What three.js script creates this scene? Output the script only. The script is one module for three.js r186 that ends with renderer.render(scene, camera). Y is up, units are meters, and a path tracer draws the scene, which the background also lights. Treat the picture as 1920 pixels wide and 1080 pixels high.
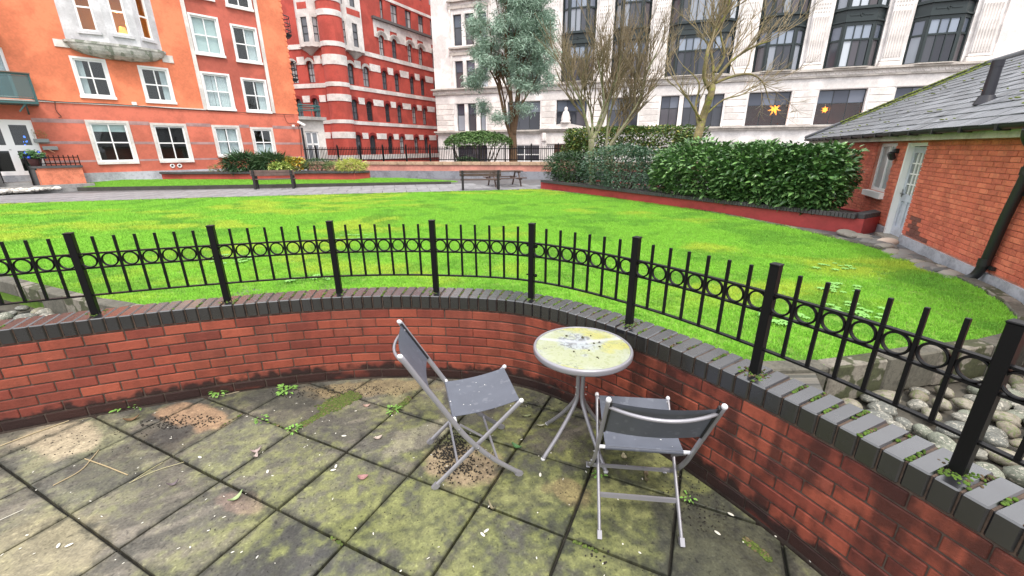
import * as THREE from 'three';
import { mergeGeometries, mergeVertices } from 'three/addons/utils/BufferGeometryUtils.js';

// ───────────────────────── camera, sky, sun, exposure ─────────────────────────
const R = d => d * Math.PI / 180;
const scene = new THREE.Scene();
const camera = new THREE.PerspectiveCamera(69.39, 16 / 9, 0.05, 900);
camera.position.set(0, 1.8, 0);
camera.rotation.order = 'YXZ';
camera.rotation.set(R(-18.63), 0, R(-0.25));

function rng(seed) { let a = seed >>> 0; return () => { a = (a + 0x6D2B79F5) | 0; let t = Math.imul(a ^ (a >>> 15), 1 | a); t = (t + Math.imul(t ^ (t >>> 7), 61 | t)) ^ t; return ((t ^ (t >>> 14)) >>> 0) / 4294967296; }; }
function h2(ix, iy, s) { let h = Math.imul(ix, 374761393) ^ Math.imul(iy, 668265263) ^ Math.imul(s + 7, 1274126177); h = Math.imul(h ^ (h >>> 13), 1274126177); h = Math.imul(h ^ (h >>> 15), 2246822519); return ((h ^ (h >>> 16)) >>> 0) / 4294967296; }
function vn(x, y, s, per = 4096) {
  const ix = Math.floor(x), iy = Math.floor(y); let fx = x - ix, fy = y - iy;
  fx = fx * fx * (3 - 2 * fx); fy = fy * fy * (3 - 2 * fy);
  let a = ix % per, c = iy % per; if (a < 0) a += per; if (c < 0) c += per; const b = a + 1 === per ? 0 : a + 1, d = c + 1 === per ? 0 : c + 1;
  return (h2(a, c, s) * (1 - fx) + h2(b, c, s) * fx) * (1 - fy) + (h2(a, d, s) * (1 - fx) + h2(b, d, s) * fx) * fy;
}
function fbm(x, y, o, s, per = 4096) { let v = 0, a = 0.5, t = 0; for (let i = 0; i < o; i++) { v += a * vn(x, y, s + i * 13, per); t += a; x *= 2; y *= 2; per *= 2; a *= 0.5; } return v / t; }
const clamp = (x, a = 0, b = 1) => Math.min(b, Math.max(a, x));
const sm = (a, b, x) => { const t = clamp((x - a) / (b - a)); return t * t * (3 - 2 * t); };
const lerp = (a, b, t) => a + (b - a) * t;
const mix3 = (a, b, t) => [lerp(a[0], b[0], t), lerp(a[1], b[1], t), lerp(a[2], b[2], t)];

{ // overcast sky: brighter overhead, faint cloud structure all round
  const W = 512, H = 256, d = new Float32Array(W * H * 4);
  for (let j = 0; j < H; j++) for (let i = 0; i < W; i++) {
    const el = ((j + 0.5) / H - 0.5) * Math.PI, s = Math.max(0, Math.sin(el));
    const n = fbm(i / W * 12, j / H * 8, 5, 5, 12);
    const L = el < 0 ? 0.35 : (0.72 + 0.5 * s) * (0.86 + 0.28 * n);
    const k = (j * W + i) * 4; d[k] = L * 0.985; d[k + 1] = L * 0.995; d[k + 2] = L * 1.04; d[k + 3] = 1;
  }
  const t = new THREE.DataTexture(d, W, H, THREE.RGBAFormat, THREE.FloatType);
  t.mapping = THREE.EquirectangularReflectionMapping; t.magFilter = t.minFilter = THREE.LinearFilter; t.needsUpdate = true;
  scene.background = t; scene.environment = t;
}
const sun = new THREE.DirectionalLight(0xfff4e6, 1.3);
sun.position.set(6, 40, 16); sun.target.position.set(0, 0, -8);
sun.castShadow = true; sun.shadow.radius = 26; sun.shadow.mapSize.set(2048, 2048);
Object.assign(sun.shadow.camera, { left: -40, right: 40, top: 50, bottom: -50, near: 1, far: 140 });
scene.add(sun, sun.target);
const renderer = new THREE.WebGLRenderer({ antialias: true });
renderer.toneMapping = THREE.LinearToneMapping;
renderer.toneMappingExposure = 2.1;
renderer.shadowMap.enabled = true;

// ───────────────────────── textures and materials ─────────────────────────
const toS = x => { x = clamp(x); return Math.round(255 * (x <= 0.0031308 ? 12.92 * x : 1.055 * Math.pow(x, 1 / 2.4) - 0.055)); };
function tex(w, h, fn, srgb = true, rep) {
  const d = new Uint8Array(w * h * 4);
  for (let j = 0; j < h; j++) for (let i = 0; i < w; i++) {
    const c = fn((i + 0.5) / w, (j + 0.5) / h), k = (j * w + i) * 4;
    if (srgb) { d[k] = toS(c[0]); d[k + 1] = toS(c[1]); d[k + 2] = toS(c[2]); } else { const v = Math.round(255 * clamp(c)); d[k] = d[k + 1] = d[k + 2] = v; }
    d[k + 3] = 255;
  }
  const t = new THREE.DataTexture(d, w, h); t.wrapS = t.wrapT = THREE.RepeatWrapping; t.magFilter = THREE.LinearFilter; t.minFilter = THREE.LinearMipmapLinearFilter; t.generateMipmaps = true;
  if (srgb) t.colorSpace = THREE.SRGBColorSpace; if (rep) t.repeat.set(rep, rep); t.needsUpdate = true; return t;
}
let texSeed = 20;
// a surface of two blended tones with grain; size in metres of one repeat
const shared = {};
function surf(A, B, o = {}) {
  if (!o.C && !o.own) { // most surfaces share a few grey grain maps, tinted by the material colour
    const f = o.fine === undefined ? 0.25 : o.fine, fb = f < 0.17 ? 0.12 : f < 0.32 ? 0.25 : 0.4, sz = o.size || 2, sb = sz <= 0.7 ? 0.6 : sz <= 1.2 ? 1 : sz <= 2.2 ? 2 : sz <= 3 ? 3 : 4.5, key = fb + '|' + sb;
    const base = shared[key] || (shared[key] = surf([1, 1, 1], [0.74, 0.74, 0.74], { size: sb, fine: fb, own: true, n: 256, bump: 0.002 }));
    const m = new THREE.MeshStandardMaterial({ map: base.map, color: new THREE.Color().setRGB(0.62 * A[0] + 0.55 * B[0], 0.62 * A[1] + 0.55 * B[1], 0.62 * A[2] + 0.55 * B[2]), roughness: o.rough || 0.85, side: THREE.DoubleSide }); if (o.bump) { m.bumpMap = base.bumpMap; m.bumpScale = o.bump; } return m;
  }
  const { size = 2, n = 256, coarse = 5, fine = 0.25, lo = 0.3, hi = 0.7, rough = 0.85, bump = 0, sx = 1, C = null, cAmt = 0.6 } = o; const s = texSeed += 40;
  const P = Math.round(n / 3);
  const map = tex(n, n, (u, v) => {
    const t = sm(lo, hi, fbm(u * coarse * sx, v * coarse, 5, s, coarse * sx)); let c = mix3(A, B, t);
    if (C) { const q = sm(cAmt, cAmt + 0.08, fbm(u * 8, v * 8, 5, s + 9, 8)); c = mix3(c, C, q); }
    const g = 1 + fine * (0.6 * vn(u * P, v * P, s + 3, P) + 0.8 * fbm(u * 24, v * 24, 2, s + 5, 24) - 0.7) * 2;
    return [c[0] * g, c[1] * g, c[2] * g];
  }, true, 1 / size);
  const m = new THREE.MeshStandardMaterial({ map, roughness: rough, side: THREE.DoubleSide });
  if (bump) { m.bumpMap = tex(n, n, (u, v) => 0.5 * fbm(u * 12, v * 12, 4, s + 21, 12) + 0.5 * vn(u * P, v * P, s + 23, P), false, 1 / size); m.bumpScale = bump; }
  if (o.vc) m.vertexColors = true;
  return m;
}
const std = (r, g, b, rough = 0.6, metal = 0, o = {}) => new THREE.MeshStandardMaterial({ color: new THREE.Color().setRGB(r, g, b), roughness: rough, metalness: metal, side: THREE.DoubleSide, ...o });
const phys = (r, g, b, rough, o = {}) => new THREE.MeshPhysicalMaterial({ color: new THREE.Color().setRGB(r, g, b), roughness: rough, side: THREE.DoubleSide, ...o });

// ───────────────────────── geometry helpers ─────────────────────────
const V = (x, y, z) => new THREE.Vector3(x, y, z);
function prep(g) { if (g.index) g = g.toNonIndexed(); for (const k of Object.keys(g.attributes)) if (!['position', 'normal', 'uv', 'color'].includes(k)) g.deleteAttribute(k); if (!g.attributes.normal) g.computeVertexNormals(); return g; }
function uvm(g) { // uv in metres from the dominant axis of the normal
  const p = g.attributes.position, n = g.attributes.normal, a = new Float32Array(p.count * 2);
  for (let i = 0; i < p.count; i++) {
    const nx = Math.abs(n.getX(i)), ny = Math.abs(n.getY(i)), nz = Math.abs(n.getZ(i));
    if (ny >= nx && ny >= nz) { a[2 * i] = p.getX(i); a[2 * i + 1] = p.getZ(i); } else if (nx > nz) { a[2 * i] = p.getZ(i); a[2 * i + 1] = p.getY(i); } else { a[2 * i] = p.getX(i); a[2 * i + 1] = p.getY(i); }
  }
  g.setAttribute('uv', new THREE.BufferAttribute(a, 2)); return g;
}
const used = {};
function uniq(n) { const k = used[n] = (used[n] || 0) + 1; return k === 1 ? n : n + '_' + String(k - 1).padStart(3, '0'); }
function join(geos, keepUV) { geos = (Array.isArray(geos) ? geos : [geos]).map(prep); let g = geos.length > 1 ? mergeGeometries(geos) : geos[0]; if (!keepUV) uvm(g); return g; }
function mesh(name, geos, mat, parent = scene, M = null, keepUV = false) {
  const m = new THREE.Mesh(join(geos, keepUV), mat); m.name = parent === scene ? uniq(name) : name; m.castShadow = m.receiveShadow = true; parent.add(m);
  if (M) m.applyMatrix4(M); return m;
}
function tag(o, label, category, group, kind) { o.userData = { label, category }; if (group) o.userData.group = group; if (kind) o.userData.kind = kind; return o; }
function struct(o, label) { o.userData = { kind: 'structure' }; if (label) o.userData.label = label; return o; }
function thing(name, label, category, p = [0, 0, 0], ry = 0, group) { const g = new THREE.Group(); g.name = uniq(name); g.position.set(...p); g.rotation.y = ry; scene.add(g); return tag(g, label, category, group); }
function grp(name, parent, M) { const g = new THREE.Group(); g.name = name; parent.add(g); if (M) g.applyMatrix4(M); return g; }
const box = (w, h, d, x = 0, y = 0, z = 0, ry = 0) => { const g = new THREE.BoxGeometry(w, h, d); if (ry) g.rotateY(ry); return g.translate(x, y, z).toNonIndexed(); };
const bx = (x0, x1, y0, y1, z0, z1) => box(Math.abs(x1 - x0), Math.abs(y1 - y0), Math.abs(z1 - z0), (x0 + x1) / 2, (y0 + y1) / 2, (z0 + z1) / 2);
function cbox(w, h, d, c) { // chamfered box, 44 triangles, centred
  const X = w / 2, Y = h / 2, Z = d / 2, pos = [];
  const P = (sx, sy, sz, k) => [sx * (X - (k === 0 ? 0 : c)), sy * (Y - (k === 1 ? 0 : c)), sz * (Z - (k === 2 ? 0 : c))];
  const tri = (a, b, e) => { // outward winding
    const n = [(b[1] - a[1]) * (e[2] - a[2]) - (b[2] - a[2]) * (e[1] - a[1]), (b[2] - a[2]) * (e[0] - a[0]) - (b[0] - a[0]) * (e[2] - a[2]), (b[0] - a[0]) * (e[1] - a[1]) - (b[1] - a[1]) * (e[0] - a[0])];
    if (n[0] * (a[0] + b[0] + e[0]) + n[1] * (a[1] + b[1] + e[1]) + n[2] * (a[2] + b[2] + e[2]) < 0) pos.push(...a, ...e, ...b); else pos.push(...a, ...b, ...e);
  };
  const quad = (a, b, e, f) => { tri(a, b, e); tri(a, e, f); };
  for (const s of [-1, 1]) {
    quad(P(s, -1, -1, 0), P(s, 1, -1, 0), P(s, 1, 1, 0), P(s, -1, 1, 0));
    quad(P(-1, s, -1, 1), P(1, s, -1, 1), P(1, s, 1, 1), P(-1, s, 1, 1));
    quad(P(-1, -1, s, 2), P(1, -1, s, 2), P(1, 1, s, 2), P(-1, 1, s, 2));
    for (const t of [-1, 1]) {
      quad(P(s, t, -1, 0), P(s, t, 1, 0), P(s, t, 1, 1), P(s, t, -1, 1));
      quad(P(s, -1, t, 0), P(s, 1, t, 0), P(s, 1, t, 2), P(s, -1, t, 2));
      quad(P(-1, s, t, 1), P(1, s, t, 1), P(1, s, t, 2), P(-1, s, t, 2));
      for (const u of [-1, 1]) tri(P(s, t, u, 0), P(s, t, u, 1), P(s, t, u, 2));
    }
  }
  const g = new THREE.BufferGeometry(); g.setAttribute('position', new THREE.Float32BufferAttribute(pos, 3)); g.computeVertexNormals(); g.setAttribute('uv', new THREE.BufferAttribute(new Float32Array(pos.length / 3 * 2), 2)); return g;
}
function bar(a, b, w, t, c = 0) { // rectangular bar from a to b: w sideways, t in the upright plane
  const d = b.clone().sub(a), L = d.length(); d.normalize();
  let s = new THREE.Vector3().crossVectors(d, V(0, 1, 0)); if (s.lengthSq() < 1e-6) s = V(1, 0, 0); s.normalize();
  const u = new THREE.Vector3().crossVectors(s, d).normalize();
  const M = new THREE.Matrix4().makeBasis(s, u, d.clone().negate()).setPosition(a.clone().add(b).multiplyScalar(0.5));
  return (c ? cbox(w, t, L, c) : new THREE.BoxGeometry(w, t, L).toNonIndexed()).applyMatrix4(M);
}
// tube through points with radius per point; oval = depth/width ratio across side vector
function tube(pts, rad, rs = 8, per = 5, smooth = true) {
  const c = smooth && pts.length > 2 ? new THREE.CatmullRomCurve3(pts, false, 'centripetal') : null, N = c ? (pts.length - 1) * per : pts.length - 1;
  const ps = [], rr = []; const rf = Array.isArray(rad) ? rad : pts.map(() => rad);
  for (let i = 0; i <= N; i++) { const t = i / N, f = t * (pts.length - 1), k = Math.min(pts.length - 2, Math.floor(f)); ps.push(c ? c.getPoint(t) : pts[i]); rr.push(lerp(rf[k], rf[k + 1], f - k)); }
  const pos = [], idx = [], up = V(0.13, 0.21, 0.97); let side = null;
  for (let i = 0; i <= N; i++) {
    const d = (i < N ? ps[i + 1].clone().sub(ps[i]) : ps[i].clone().sub(ps[i - 1])).normalize();
    side = side ? side.sub(d.clone().multiplyScalar(side.dot(d))).normalize() : new THREE.Vector3().crossVectors(d, Math.abs(d.dot(up)) > 0.95 ? V(1, 0, 0) : up).normalize();
    const o = new THREE.Vector3().crossVectors(d, side);
    for (let j = 0; j < rs; j++) { const a = j / rs * 2 * Math.PI; const q = ps[i].clone().addScaledVector(side, Math.cos(a) * rr[i]).addScaledVector(o, Math.sin(a) * rr[i]); pos.push(q.x, q.y, q.z); }
  }
  for (let i = 0; i < N; i++) for (let j = 0; j < rs; j++) { const a = i * rs + j, b = i * rs + (j + 1) % rs; idx.push(a, b, a + rs, b, b + rs, a + rs); }
  for (const e of [0, N]) { const q = ps[e]; pos.push(q.x, q.y, q.z); const k = pos.length / 3 - 1; for (let j = 0; j < rs; j++) { const a = e * rs + j, b = e * rs + (j + 1) % rs; if (e) idx.push(a, b, k); else idx.push(b, a, k); } }
  const g = new THREE.BufferGeometry(); g.setAttribute('position', new THREE.Float32BufferAttribute(pos, 3)); g.setIndex(idx); g.computeVertexNormals(); g.setAttribute('uv', new THREE.BufferAttribute(new Float32Array(pos.length / 3 * 2), 2)); return g.toNonIndexed();
}
const cyl = (r0, r1, h, x, y, z, n = 12) => new THREE.CylinderGeometry(r0, r1, h, n).translate(x, y, z).toNonIndexed();
function plate(pts, y0, y1) { // plan polygon [x,z] extruded upward from y0 to y1
  const s = new THREE.Shape(pts.map(p => new THREE.Vector2(p[0], -p[1])));
  return new THREE.ExtrudeGeometry(s, { depth: y1 - y0, bevelEnabled: false }).rotateX(-Math.PI / 2).translate(0, y0, 0);
}
function holePath(h) {
  const p = new THREE.Path();
  if (h.arch) { const r = (h.x1 - h.x0) / 2, sp = h.y1 - h.arch; p.moveTo(h.x0, h.y0); p.lineTo(h.x1, h.y0); p.lineTo(h.x1, sp); for (let i = 1; i < 10; i++) { const a = i / 10 * Math.PI; p.lineTo((h.x0 + h.x1) / 2 + r * Math.cos(a), sp + h.arch * Math.sin(a)); } p.lineTo(h.x0, sp); }
  else { p.moveTo(h.x0, h.y0); p.lineTo(h.x1, h.y0); p.lineTo(h.x1, h.y1); p.lineTo(h.x0, h.y1); }
  p.closePath(); return p;
}
function wall(x0, x1, y0, y1, holes, depth, z = 0) {
  const s = new THREE.Shape([new THREE.Vector2(x0, y0), new THREE.Vector2(x1, y0), new THREE.Vector2(x1, y1), new THREE.Vector2(x0, y1)]);
  for (const h of holes) s.holes.push(holePath(h));
  return new THREE.ExtrudeGeometry(s, { depth, bevelEnabled: false }).translate(0, 0, z - depth);
}
function archShape(x0, x1, y0, y1, rise) { const s = new THREE.Shape(); const h = holePath({ x0, x1, y0, y1, arch: rise }); s.setFromPoints(h.getPoints()); return s; }
function frameM(o, d) { return new THREE.Matrix4().makeRotationY(Math.atan2(-d[1], d[0])).setPosition(o[0], o[2] || 0, o[1]); }
// a facade frame: local x runs along d, y up, z outward
const T = (x, y, z) => new THREE.Matrix4().makeTranslation(x, y, z);

// ───────────────────────── common materials ─────────────────────────
const M = {
  white: std(0.82, 0.82, 0.8, 0.45), upvc: std(0.86, 0.86, 0.86, 0.35), blackIron: phys(0.004, 0.004, 0.0045, 0.42, { specularIntensity: 0.45 }),
  glass: phys(0.9, 0.95, 0.95, 0.02, { transmission: 1, thickness: 0, ior: 1.45 }),
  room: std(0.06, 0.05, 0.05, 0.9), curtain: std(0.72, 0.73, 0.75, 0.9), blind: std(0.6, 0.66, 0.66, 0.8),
  stone: surf([0.72, 0.69, 0.66], [0.62, 0.58, 0.54], { size: 3, fine: 0.12 }),
};

// window: rectangular or arched; every pane is a mesh of its own when rectangular
function makeWindow(parent, Mx, o) {
  const { x0, x1, y0, y1, z = -0.1, cols = 2, rows = [0.5, 0.5], fw = 0.06, bw = 0.04, t = 0.06, fm = M.upvc, pm = [M.glass], arch = 0, name = 'window', seed = 1 } = o;
  const w = x1 - x0, h = y1 - y0, g = grp(name, parent, Mx.clone().multiply(T(x0, y0, z))); const r = rng(seed * 7919 + 3);
  const fr = [];
  if (arch) {
    const s = archShape(0, w, 0, h, arch); const inn = holePath({ x0: fw, x1: w - fw, y0: fw, y1: h - fw, arch: arch - fw * 0.6 }); s.holes.push(inn);
    fr.push(new THREE.ExtrudeGeometry(s, { depth: t, bevelEnabled: false }).translate(0, 0, -t / 2));
  } else fr.push(bx(0, fw, 0, h, -t / 2, t / 2), bx(w - fw, w, 0, h, -t / 2, t / 2), bx(fw, w - fw, 0, fw, -t / 2, t / 2), bx(fw, w - fw, h - fw, h, -t / 2, t / 2));
  const iw = w - 2 * fw, ih = h - 2 * fw;
  for (let c = 1; c < cols; c++) { const x = fw + iw * c / cols; fr.push(bx(x - bw / 2, x + bw / 2, fw, h - fw - (arch ? 0.02 : 0), -t * 0.4, t * 0.4)); }
  let a = 0; const ys = [fw]; for (let k = 0; k < rows.length; k++) { a += rows[k]; ys.push(fw + ih * a); if (k < rows.length - 1) { const b = o.meet && k === 0 ? o.meet : bw; fr.push(bx(fw, w - fw, fw + ih * a - b / 2, fw + ih * a + b / 2, -t * 0.45, t * 0.45)); } }
  mesh('frame', fr, fm, g);
  if (arch) mesh('pane', new THREE.ExtrudeGeometry(archShape(fw * 0.6, w - fw * 0.6, fw * 0.6, h - fw * 0.6, arch), { depth: 0.008, bevelEnabled: false }).translate(0, 0, -0.012), pm[Math.floor(r() * pm.length)], g);
  else for (let k = 0; k < rows.length; k++) for (let c = 0; c < cols; c++) {
    const X0 = fw + iw * c / cols + (c ? bw / 2 : 0), X1 = fw + iw * (c + 1) / cols - (c < cols - 1 ? bw / 2 : 0), Y0 = ys[k] + (k ? bw / 2 : 0), Y1 = ys[k + 1] - (k < rows.length - 1 ? bw / 2 : 0);
    const top = k === rows.length - 1 && o.topPm; const list = top ? o.topPm : pm;
    mesh('pane', bx(X0, X1, Y0, Y1, -0.004, 0.004), list[Math.floor(r() * list.length)], g);
  }
  if (o.surround) { const s = o.surround, pz = o.proud || 0.04; mesh('surround', [bx(-s, 0, -s * 0.2, h + s, z * -1 - 0.1, -z + pz), bx(w, w + s, -s * 0.2, h + s, -z - 0.1, -z + pz), bx(0, w, h, h + s, -z - 0.1, -z + pz)], o.sm || M.stone, g); }
  if (o.sill) mesh('sill', bx(-o.sill, w + o.sill, -0.13, -0.005, -0.05, -z + 0.09), o.sm || M.stone, g);
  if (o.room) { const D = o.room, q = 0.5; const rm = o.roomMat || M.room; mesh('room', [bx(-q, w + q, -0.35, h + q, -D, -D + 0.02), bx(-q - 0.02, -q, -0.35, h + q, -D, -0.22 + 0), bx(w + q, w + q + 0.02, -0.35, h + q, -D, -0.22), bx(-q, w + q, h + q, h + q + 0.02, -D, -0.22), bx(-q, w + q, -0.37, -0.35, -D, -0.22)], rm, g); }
  if (o.curtain) for (const [a0, a1, b0, b1, m] of o.curtain) { // gathered cloth as a folded sheet
    const n = 28, s = new THREE.Shape(); const A0 = a0 * w, A1 = a1 * w, pts = [];
    for (let i = 0; i <= n; i++) pts.push(new THREE.Vector2(A0 + (A1 - A0) * i / n, -0.1 + (m ? 0 : 0.02 * Math.sin(i * 1.9 + seed))));
    for (let i = n; i >= 0; i--) pts.push(new THREE.Vector2(pts[i].x, pts[i].y - 0.004));
    s.setFromPoints(pts); const cg = new THREE.ExtrudeGeometry(s, { depth: (b1 - b0) * h, bevelEnabled: false }).rotateX(-Math.PI / 2); cg.scale(1, 1, -1); cg.translate(0, b0 * h, -0.0);
    cg.computeVertexNormals(); mesh(m ? 'blind' : 'curtain', cg, m || M.curtain, g);
  }
  return g;
}

// ───────────────────────── ground, lawn, paths ─────────────────────────
{
  const g = new THREE.PlaneGeometry(700, 700).rotateX(-Math.PI / 2).translate(0, -0.37, -60);
  struct(mesh('ground', g, surf([0.06, 0.05, 0.04], [0.1, 0.09, 0.07], { size: 5, fine: 0.4 })), 'bare ground under everything');
  struct(mesh('street', plate([[-70, -29.6], [60, -29.6], [60, -80], [-70, -80]], -0.36, -0.3), surf([0.09, 0.09, 0.095], [0.13, 0.13, 0.13], { size: 4 })), 'street between the garden wall and the tall buildings');
}
const tarmac = surf([0.10, 0.10, 0.105], [0.16, 0.16, 0.165], { size: 3, fine: 0.35, rough: 0.6 });
const paveM = [0, 1, 2].map(i => surf([0.17 + i * 0.03, 0.17 + i * 0.03, 0.18 + i * 0.03], [0.26, 0.26, 0.27], { size: 2.2, fine: 0.22, rough: 0.62 }));
struct(mesh('garden_path', plate([[-34, -31], [20, -27], [16, -3.6], [6.6, -3.6], [5.9, -6], [4, -10], [-4, -15], [-34, -9]], -0.34, -0.045), tarmac), 'dark path round the lawn');
const LAWN = [[-16, -9.4], [-7.48, -5.81], [-4.95, -4.75], [-3.6, -4.35], [-2, -4.15], [-0.5, -4.1], [0.7, -3.8], [1.5, -3.3], [1.95, -3.13], [2.75, -3.17], [3.73, -3.42], [4.48, -3.56], [5.3, -3.85], [5.84, -4.44], [6.28, -5.22], [6.68, -6.43], [6.74, -7.68], [6.5, -9.52], [5.78, -11.9], [4.49, -14.76], [1.29, -19.1], [-2.28, -18.34], [-11.48, -16.29], [-17.73, -14.61], [-26, -12.4]];
const soil = surf([0.10, 0.22, 0.02], [0.18, 0.31, 0.03], { size: 2.5, coarse: 6, fine: 0.4, rough: 0.95 });
struct(mesh('lawn', plate(LAWN, -0.35, 0), soil), 'bright green mown lawn');
// kerb stones along the lawn
{
  const km = [surf([0.15, 0.135, 0.11], [0.2, 0.185, 0.15], { size: 1, fine: 0.35, bump: 0.002, C: [0.05, 0.055, 0.025], cAmt: 0.5 }), surf([0.12, 0.11, 0.09], [0.07, 0.07, 0.05], { size: 1, fine: 0.35, bump: 0.002 })];
  const kerb = grp(uniq('lawn_kerb'), scene); struct(kerb, 'stone kerb edging the lawn');
  const rn = rng(5); const curve = new THREE.CatmullRomCurve3(LAWN.map(p => V(p[0], 0, p[1])), true, 'catmullrom', 0.12); const L = curve.getLength(), st = 0.62, N = Math.floor(L / st); const P = curve.getSpacedPoints(N);
  for (let i = 0; i < N; i++) {
    const a = P[i], b = P[i + 1], d = b.clone().sub(a), len = d.length(); const m = a.clone().add(b).multiplyScalar(0.5);
    if (m.z > -3.65 && m.x > -3.4 && m.x < 1.3) { /* hidden but real: the kerb goes on */ }
    const near = Math.hypot(m.x, m.z) < 8, h = near ? 0.36 : 0.2;
    const k = mesh('kerb_stone', cbox(len - 0.012, h, 0.16, 0.014), km[i % 2], kerb); k.position.set(m.x, 0.045 - h / 2 + (rn() - 0.5) * 0.012, m.z); k.rotation.y = Math.atan2(-d.z, d.x) + (rn() - 0.5) * 0.015;
  }
}
function inPoly(x, z, P) { let c = false; for (let i = 0, j = P.length - 1; i < P.length; j = i++) { const [a, b] = P[i], [e, f] = P[j]; if ((b > z) !== (f > z) && x < (e - a) * (z - b) / (f - b) + a) c = !c; } return c; }
// grass
function tuftGeo(seed, n, hgt, spread, bw) {
  const r = rng(seed), pos = [];
  for (let i = 0; i < n; i++) {
    const a = r() * 6.283, rad = spread * Math.sqrt(r()), x = Math.cos(a) * rad, z = Math.sin(a) * rad, h = hgt * (0.6 + 0.6 * r()), t = r() * 6.283, w = bw * (0.7 + 0.6 * r()), lx = (r() - 0.5) * h * 1.3, lz = (r() - 0.5) * h * 1.3, dx = Math.cos(t) * w, dz = Math.sin(t) * w;
    const mx = x + lx * 0.35, mz = z + lz * 0.35, my = h * 0.6;
    pos.push(x - dx, -0.01, z - dz, x + dx, -0.01, z + dz, mx + dx * 0.8, my, mz + dz * 0.8, x - dx, -0.01, z - dz, mx + dx * 0.8, my, mz + dz * 0.8, mx - dx * 0.8, my, mz - dz * 0.8, mx - dx * 0.8, my, mz - dz * 0.8, mx + dx * 0.8, my, mz + dz * 0.8, x + lx, h, z + lz);
  }
  const g = new THREE.BufferGeometry(); g.setAttribute('position', new THREE.Float32BufferAttribute(pos, 3)); g.computeVertexNormals(); return g;
}
const grassM = std(1, 1, 1, 0.75);
function instances(name, geo, mat, list, parent = scene, colors) { // list of [x,y,z,ry,scale,rx]
  const im = new THREE.InstancedMesh(geo, mat, list.length); const o = new THREE.Object3D(), c = new THREE.Color();
  list.forEach((p, i) => { o.position.set(p[0], p[1], p[2]); o.rotation.set(p[5] || 0, p[3], p[6] || 0, 'YXZ'); if (Array.isArray(p[4])) o.scale.set(...p[4]); else o.scale.setScalar(p[4]); o.updateMatrix(); im.setMatrixAt(i, o.matrix); if (colors) { const k = colors(p, i); im.setColorAt(i, c.setRGB(k[0], k[1], k[2])); } });
  im.name = parent === scene ? uniq(name) : name; im.castShadow = im.receiveShadow = true; parent.add(im); return im;
}
{
  const r = rng(11), list = []; const lawnCol = (p) => {
    const y = sm(0.5, 0.72, fbm(p[0] * 0.55 + 40, p[2] * 0.8 + 40, 4, 3)), d = sm(0.52, 0.7, fbm(p[0] * 1.6 + 9, p[2] * 1.9 + 80, 4, 8)), k = 0.8 + 0.45 * r();
    let c = mix3([0.23, 0.51, 0.045], [0.43, 0.55, 0.055], y * 0.9); c = mix3(c, [0.14, 0.36, 0.035], d * 0.75); return [c[0] * k, c[1] * k, c[2] * k];
  };
  let tries = 0; while (list.length < 150000 && tries++ < 1.5e6) {
    const x = -20 + 27 * r(), z = -19.2 + 16.2 * r(), D = Math.hypot(x, z); if (r() > clamp(8 / D, 0.34, 1) || !inPoly(x, z, LAWN)) continue;
    const f = clamp(D / 9, 0.85, 1.5); list.push([x, 0, z, r() * 6.28, [f, f * (0.75 + 0.5 * r()), f]]);
  }
  const half = Math.floor(list.length / 2);
  instances('grass', tuftGeo(1, 9, 0.036, 0.045, 0.0032), grassM, list, scene, lawnCol);
  tag(scene.children[scene.children.length - 1], 'short bright green grass covering the lawn', 'grass', null, 'stuff');
  // clover and daisy-leaf rosettes, pale patches in the grass
  const cl = []; for (const [cx, cz, n, rad] of [[3.9, -4.4, 26, 0.35], [4.3, -5.2, 16, 0.3], [-4.9, -6.8, 26, 0.5], [-2.9, -5.7, 12, 0.3], [2.9, -4.2, 14, 0.3], [-3.2, -8.6, 20, 0.6], [5, -6.2, 10, 0.4]]) for (let i = 0; i < n; i++) { const a = r() * 6.28, d = rad * Math.sqrt(r()); cl.push([cx + Math.cos(a) * d, 0.035, cz + Math.sin(a) * d * 0.7, r() * 6.28, 0.7 + r() * 0.7]); }
  const cp = []; for (let k = 0; k < 7; k++) { const a = k / 7 * 6.283; const c = Math.cos(a), s = Math.sin(a); cp.push(0, 0, 0, c * 0.03 - s * 0.014, 0.012, s * 0.03 + c * 0.014, c * 0.055, 0.004, s * 0.055, 0, 0, 0, c * 0.055, 0.004, s * 0.055, c * 0.03 + s * 0.014, 0.012, s * 0.03 - c * 0.014); }
  const cg = new THREE.BufferGeometry(); cg.setAttribute('position', new THREE.Float32BufferAttribute(cp, 3)); cg.computeVertexNormals();
  tag(instances('clover', cg, std(0.19, 0.42, 0.09, 0.6), cl), 'pale broad-leaved weeds scattered in the lawn', 'weeds', null, 'stuff');
}
// far paved path with its flags
{
  const pa = grp(uniq('paved_path'), scene); struct(pa, 'grey flagged path beyond the lawn'); const r = rng(21);
  const o = V(-24.2, 0, -12.95), d = V(23.5, 0, -6.1).normalize(), w = V(d.z, 0, -d.x); if (w.z > 0) w.negate();
  for (let j = 0; j < 4; j++) for (let i = 0; i < 27; i++) {
    const sx = 1.02, sz = 1.0, off = (j % 2) * 0.5; const c = o.clone().addScaledVector(d, (i + 0.5) * sx + off).addScaledVector(w, 0.12 + (j + 0.5) * sz + 0.05);
    if (c.z < -22.4 || c.x > 1.2) continue;
    const m = mesh('flagstone', cbox(sx - 0.02, 0.06, sz - 0.02, 0.006), paveM[Math.floor(r() * 3)], pa); m.position.set(c.x, -0.028 + (r() - 0.5) * 0.008, c.z); m.rotation.y = Math.atan2(-d.z, d.x);
  }
}
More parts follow.
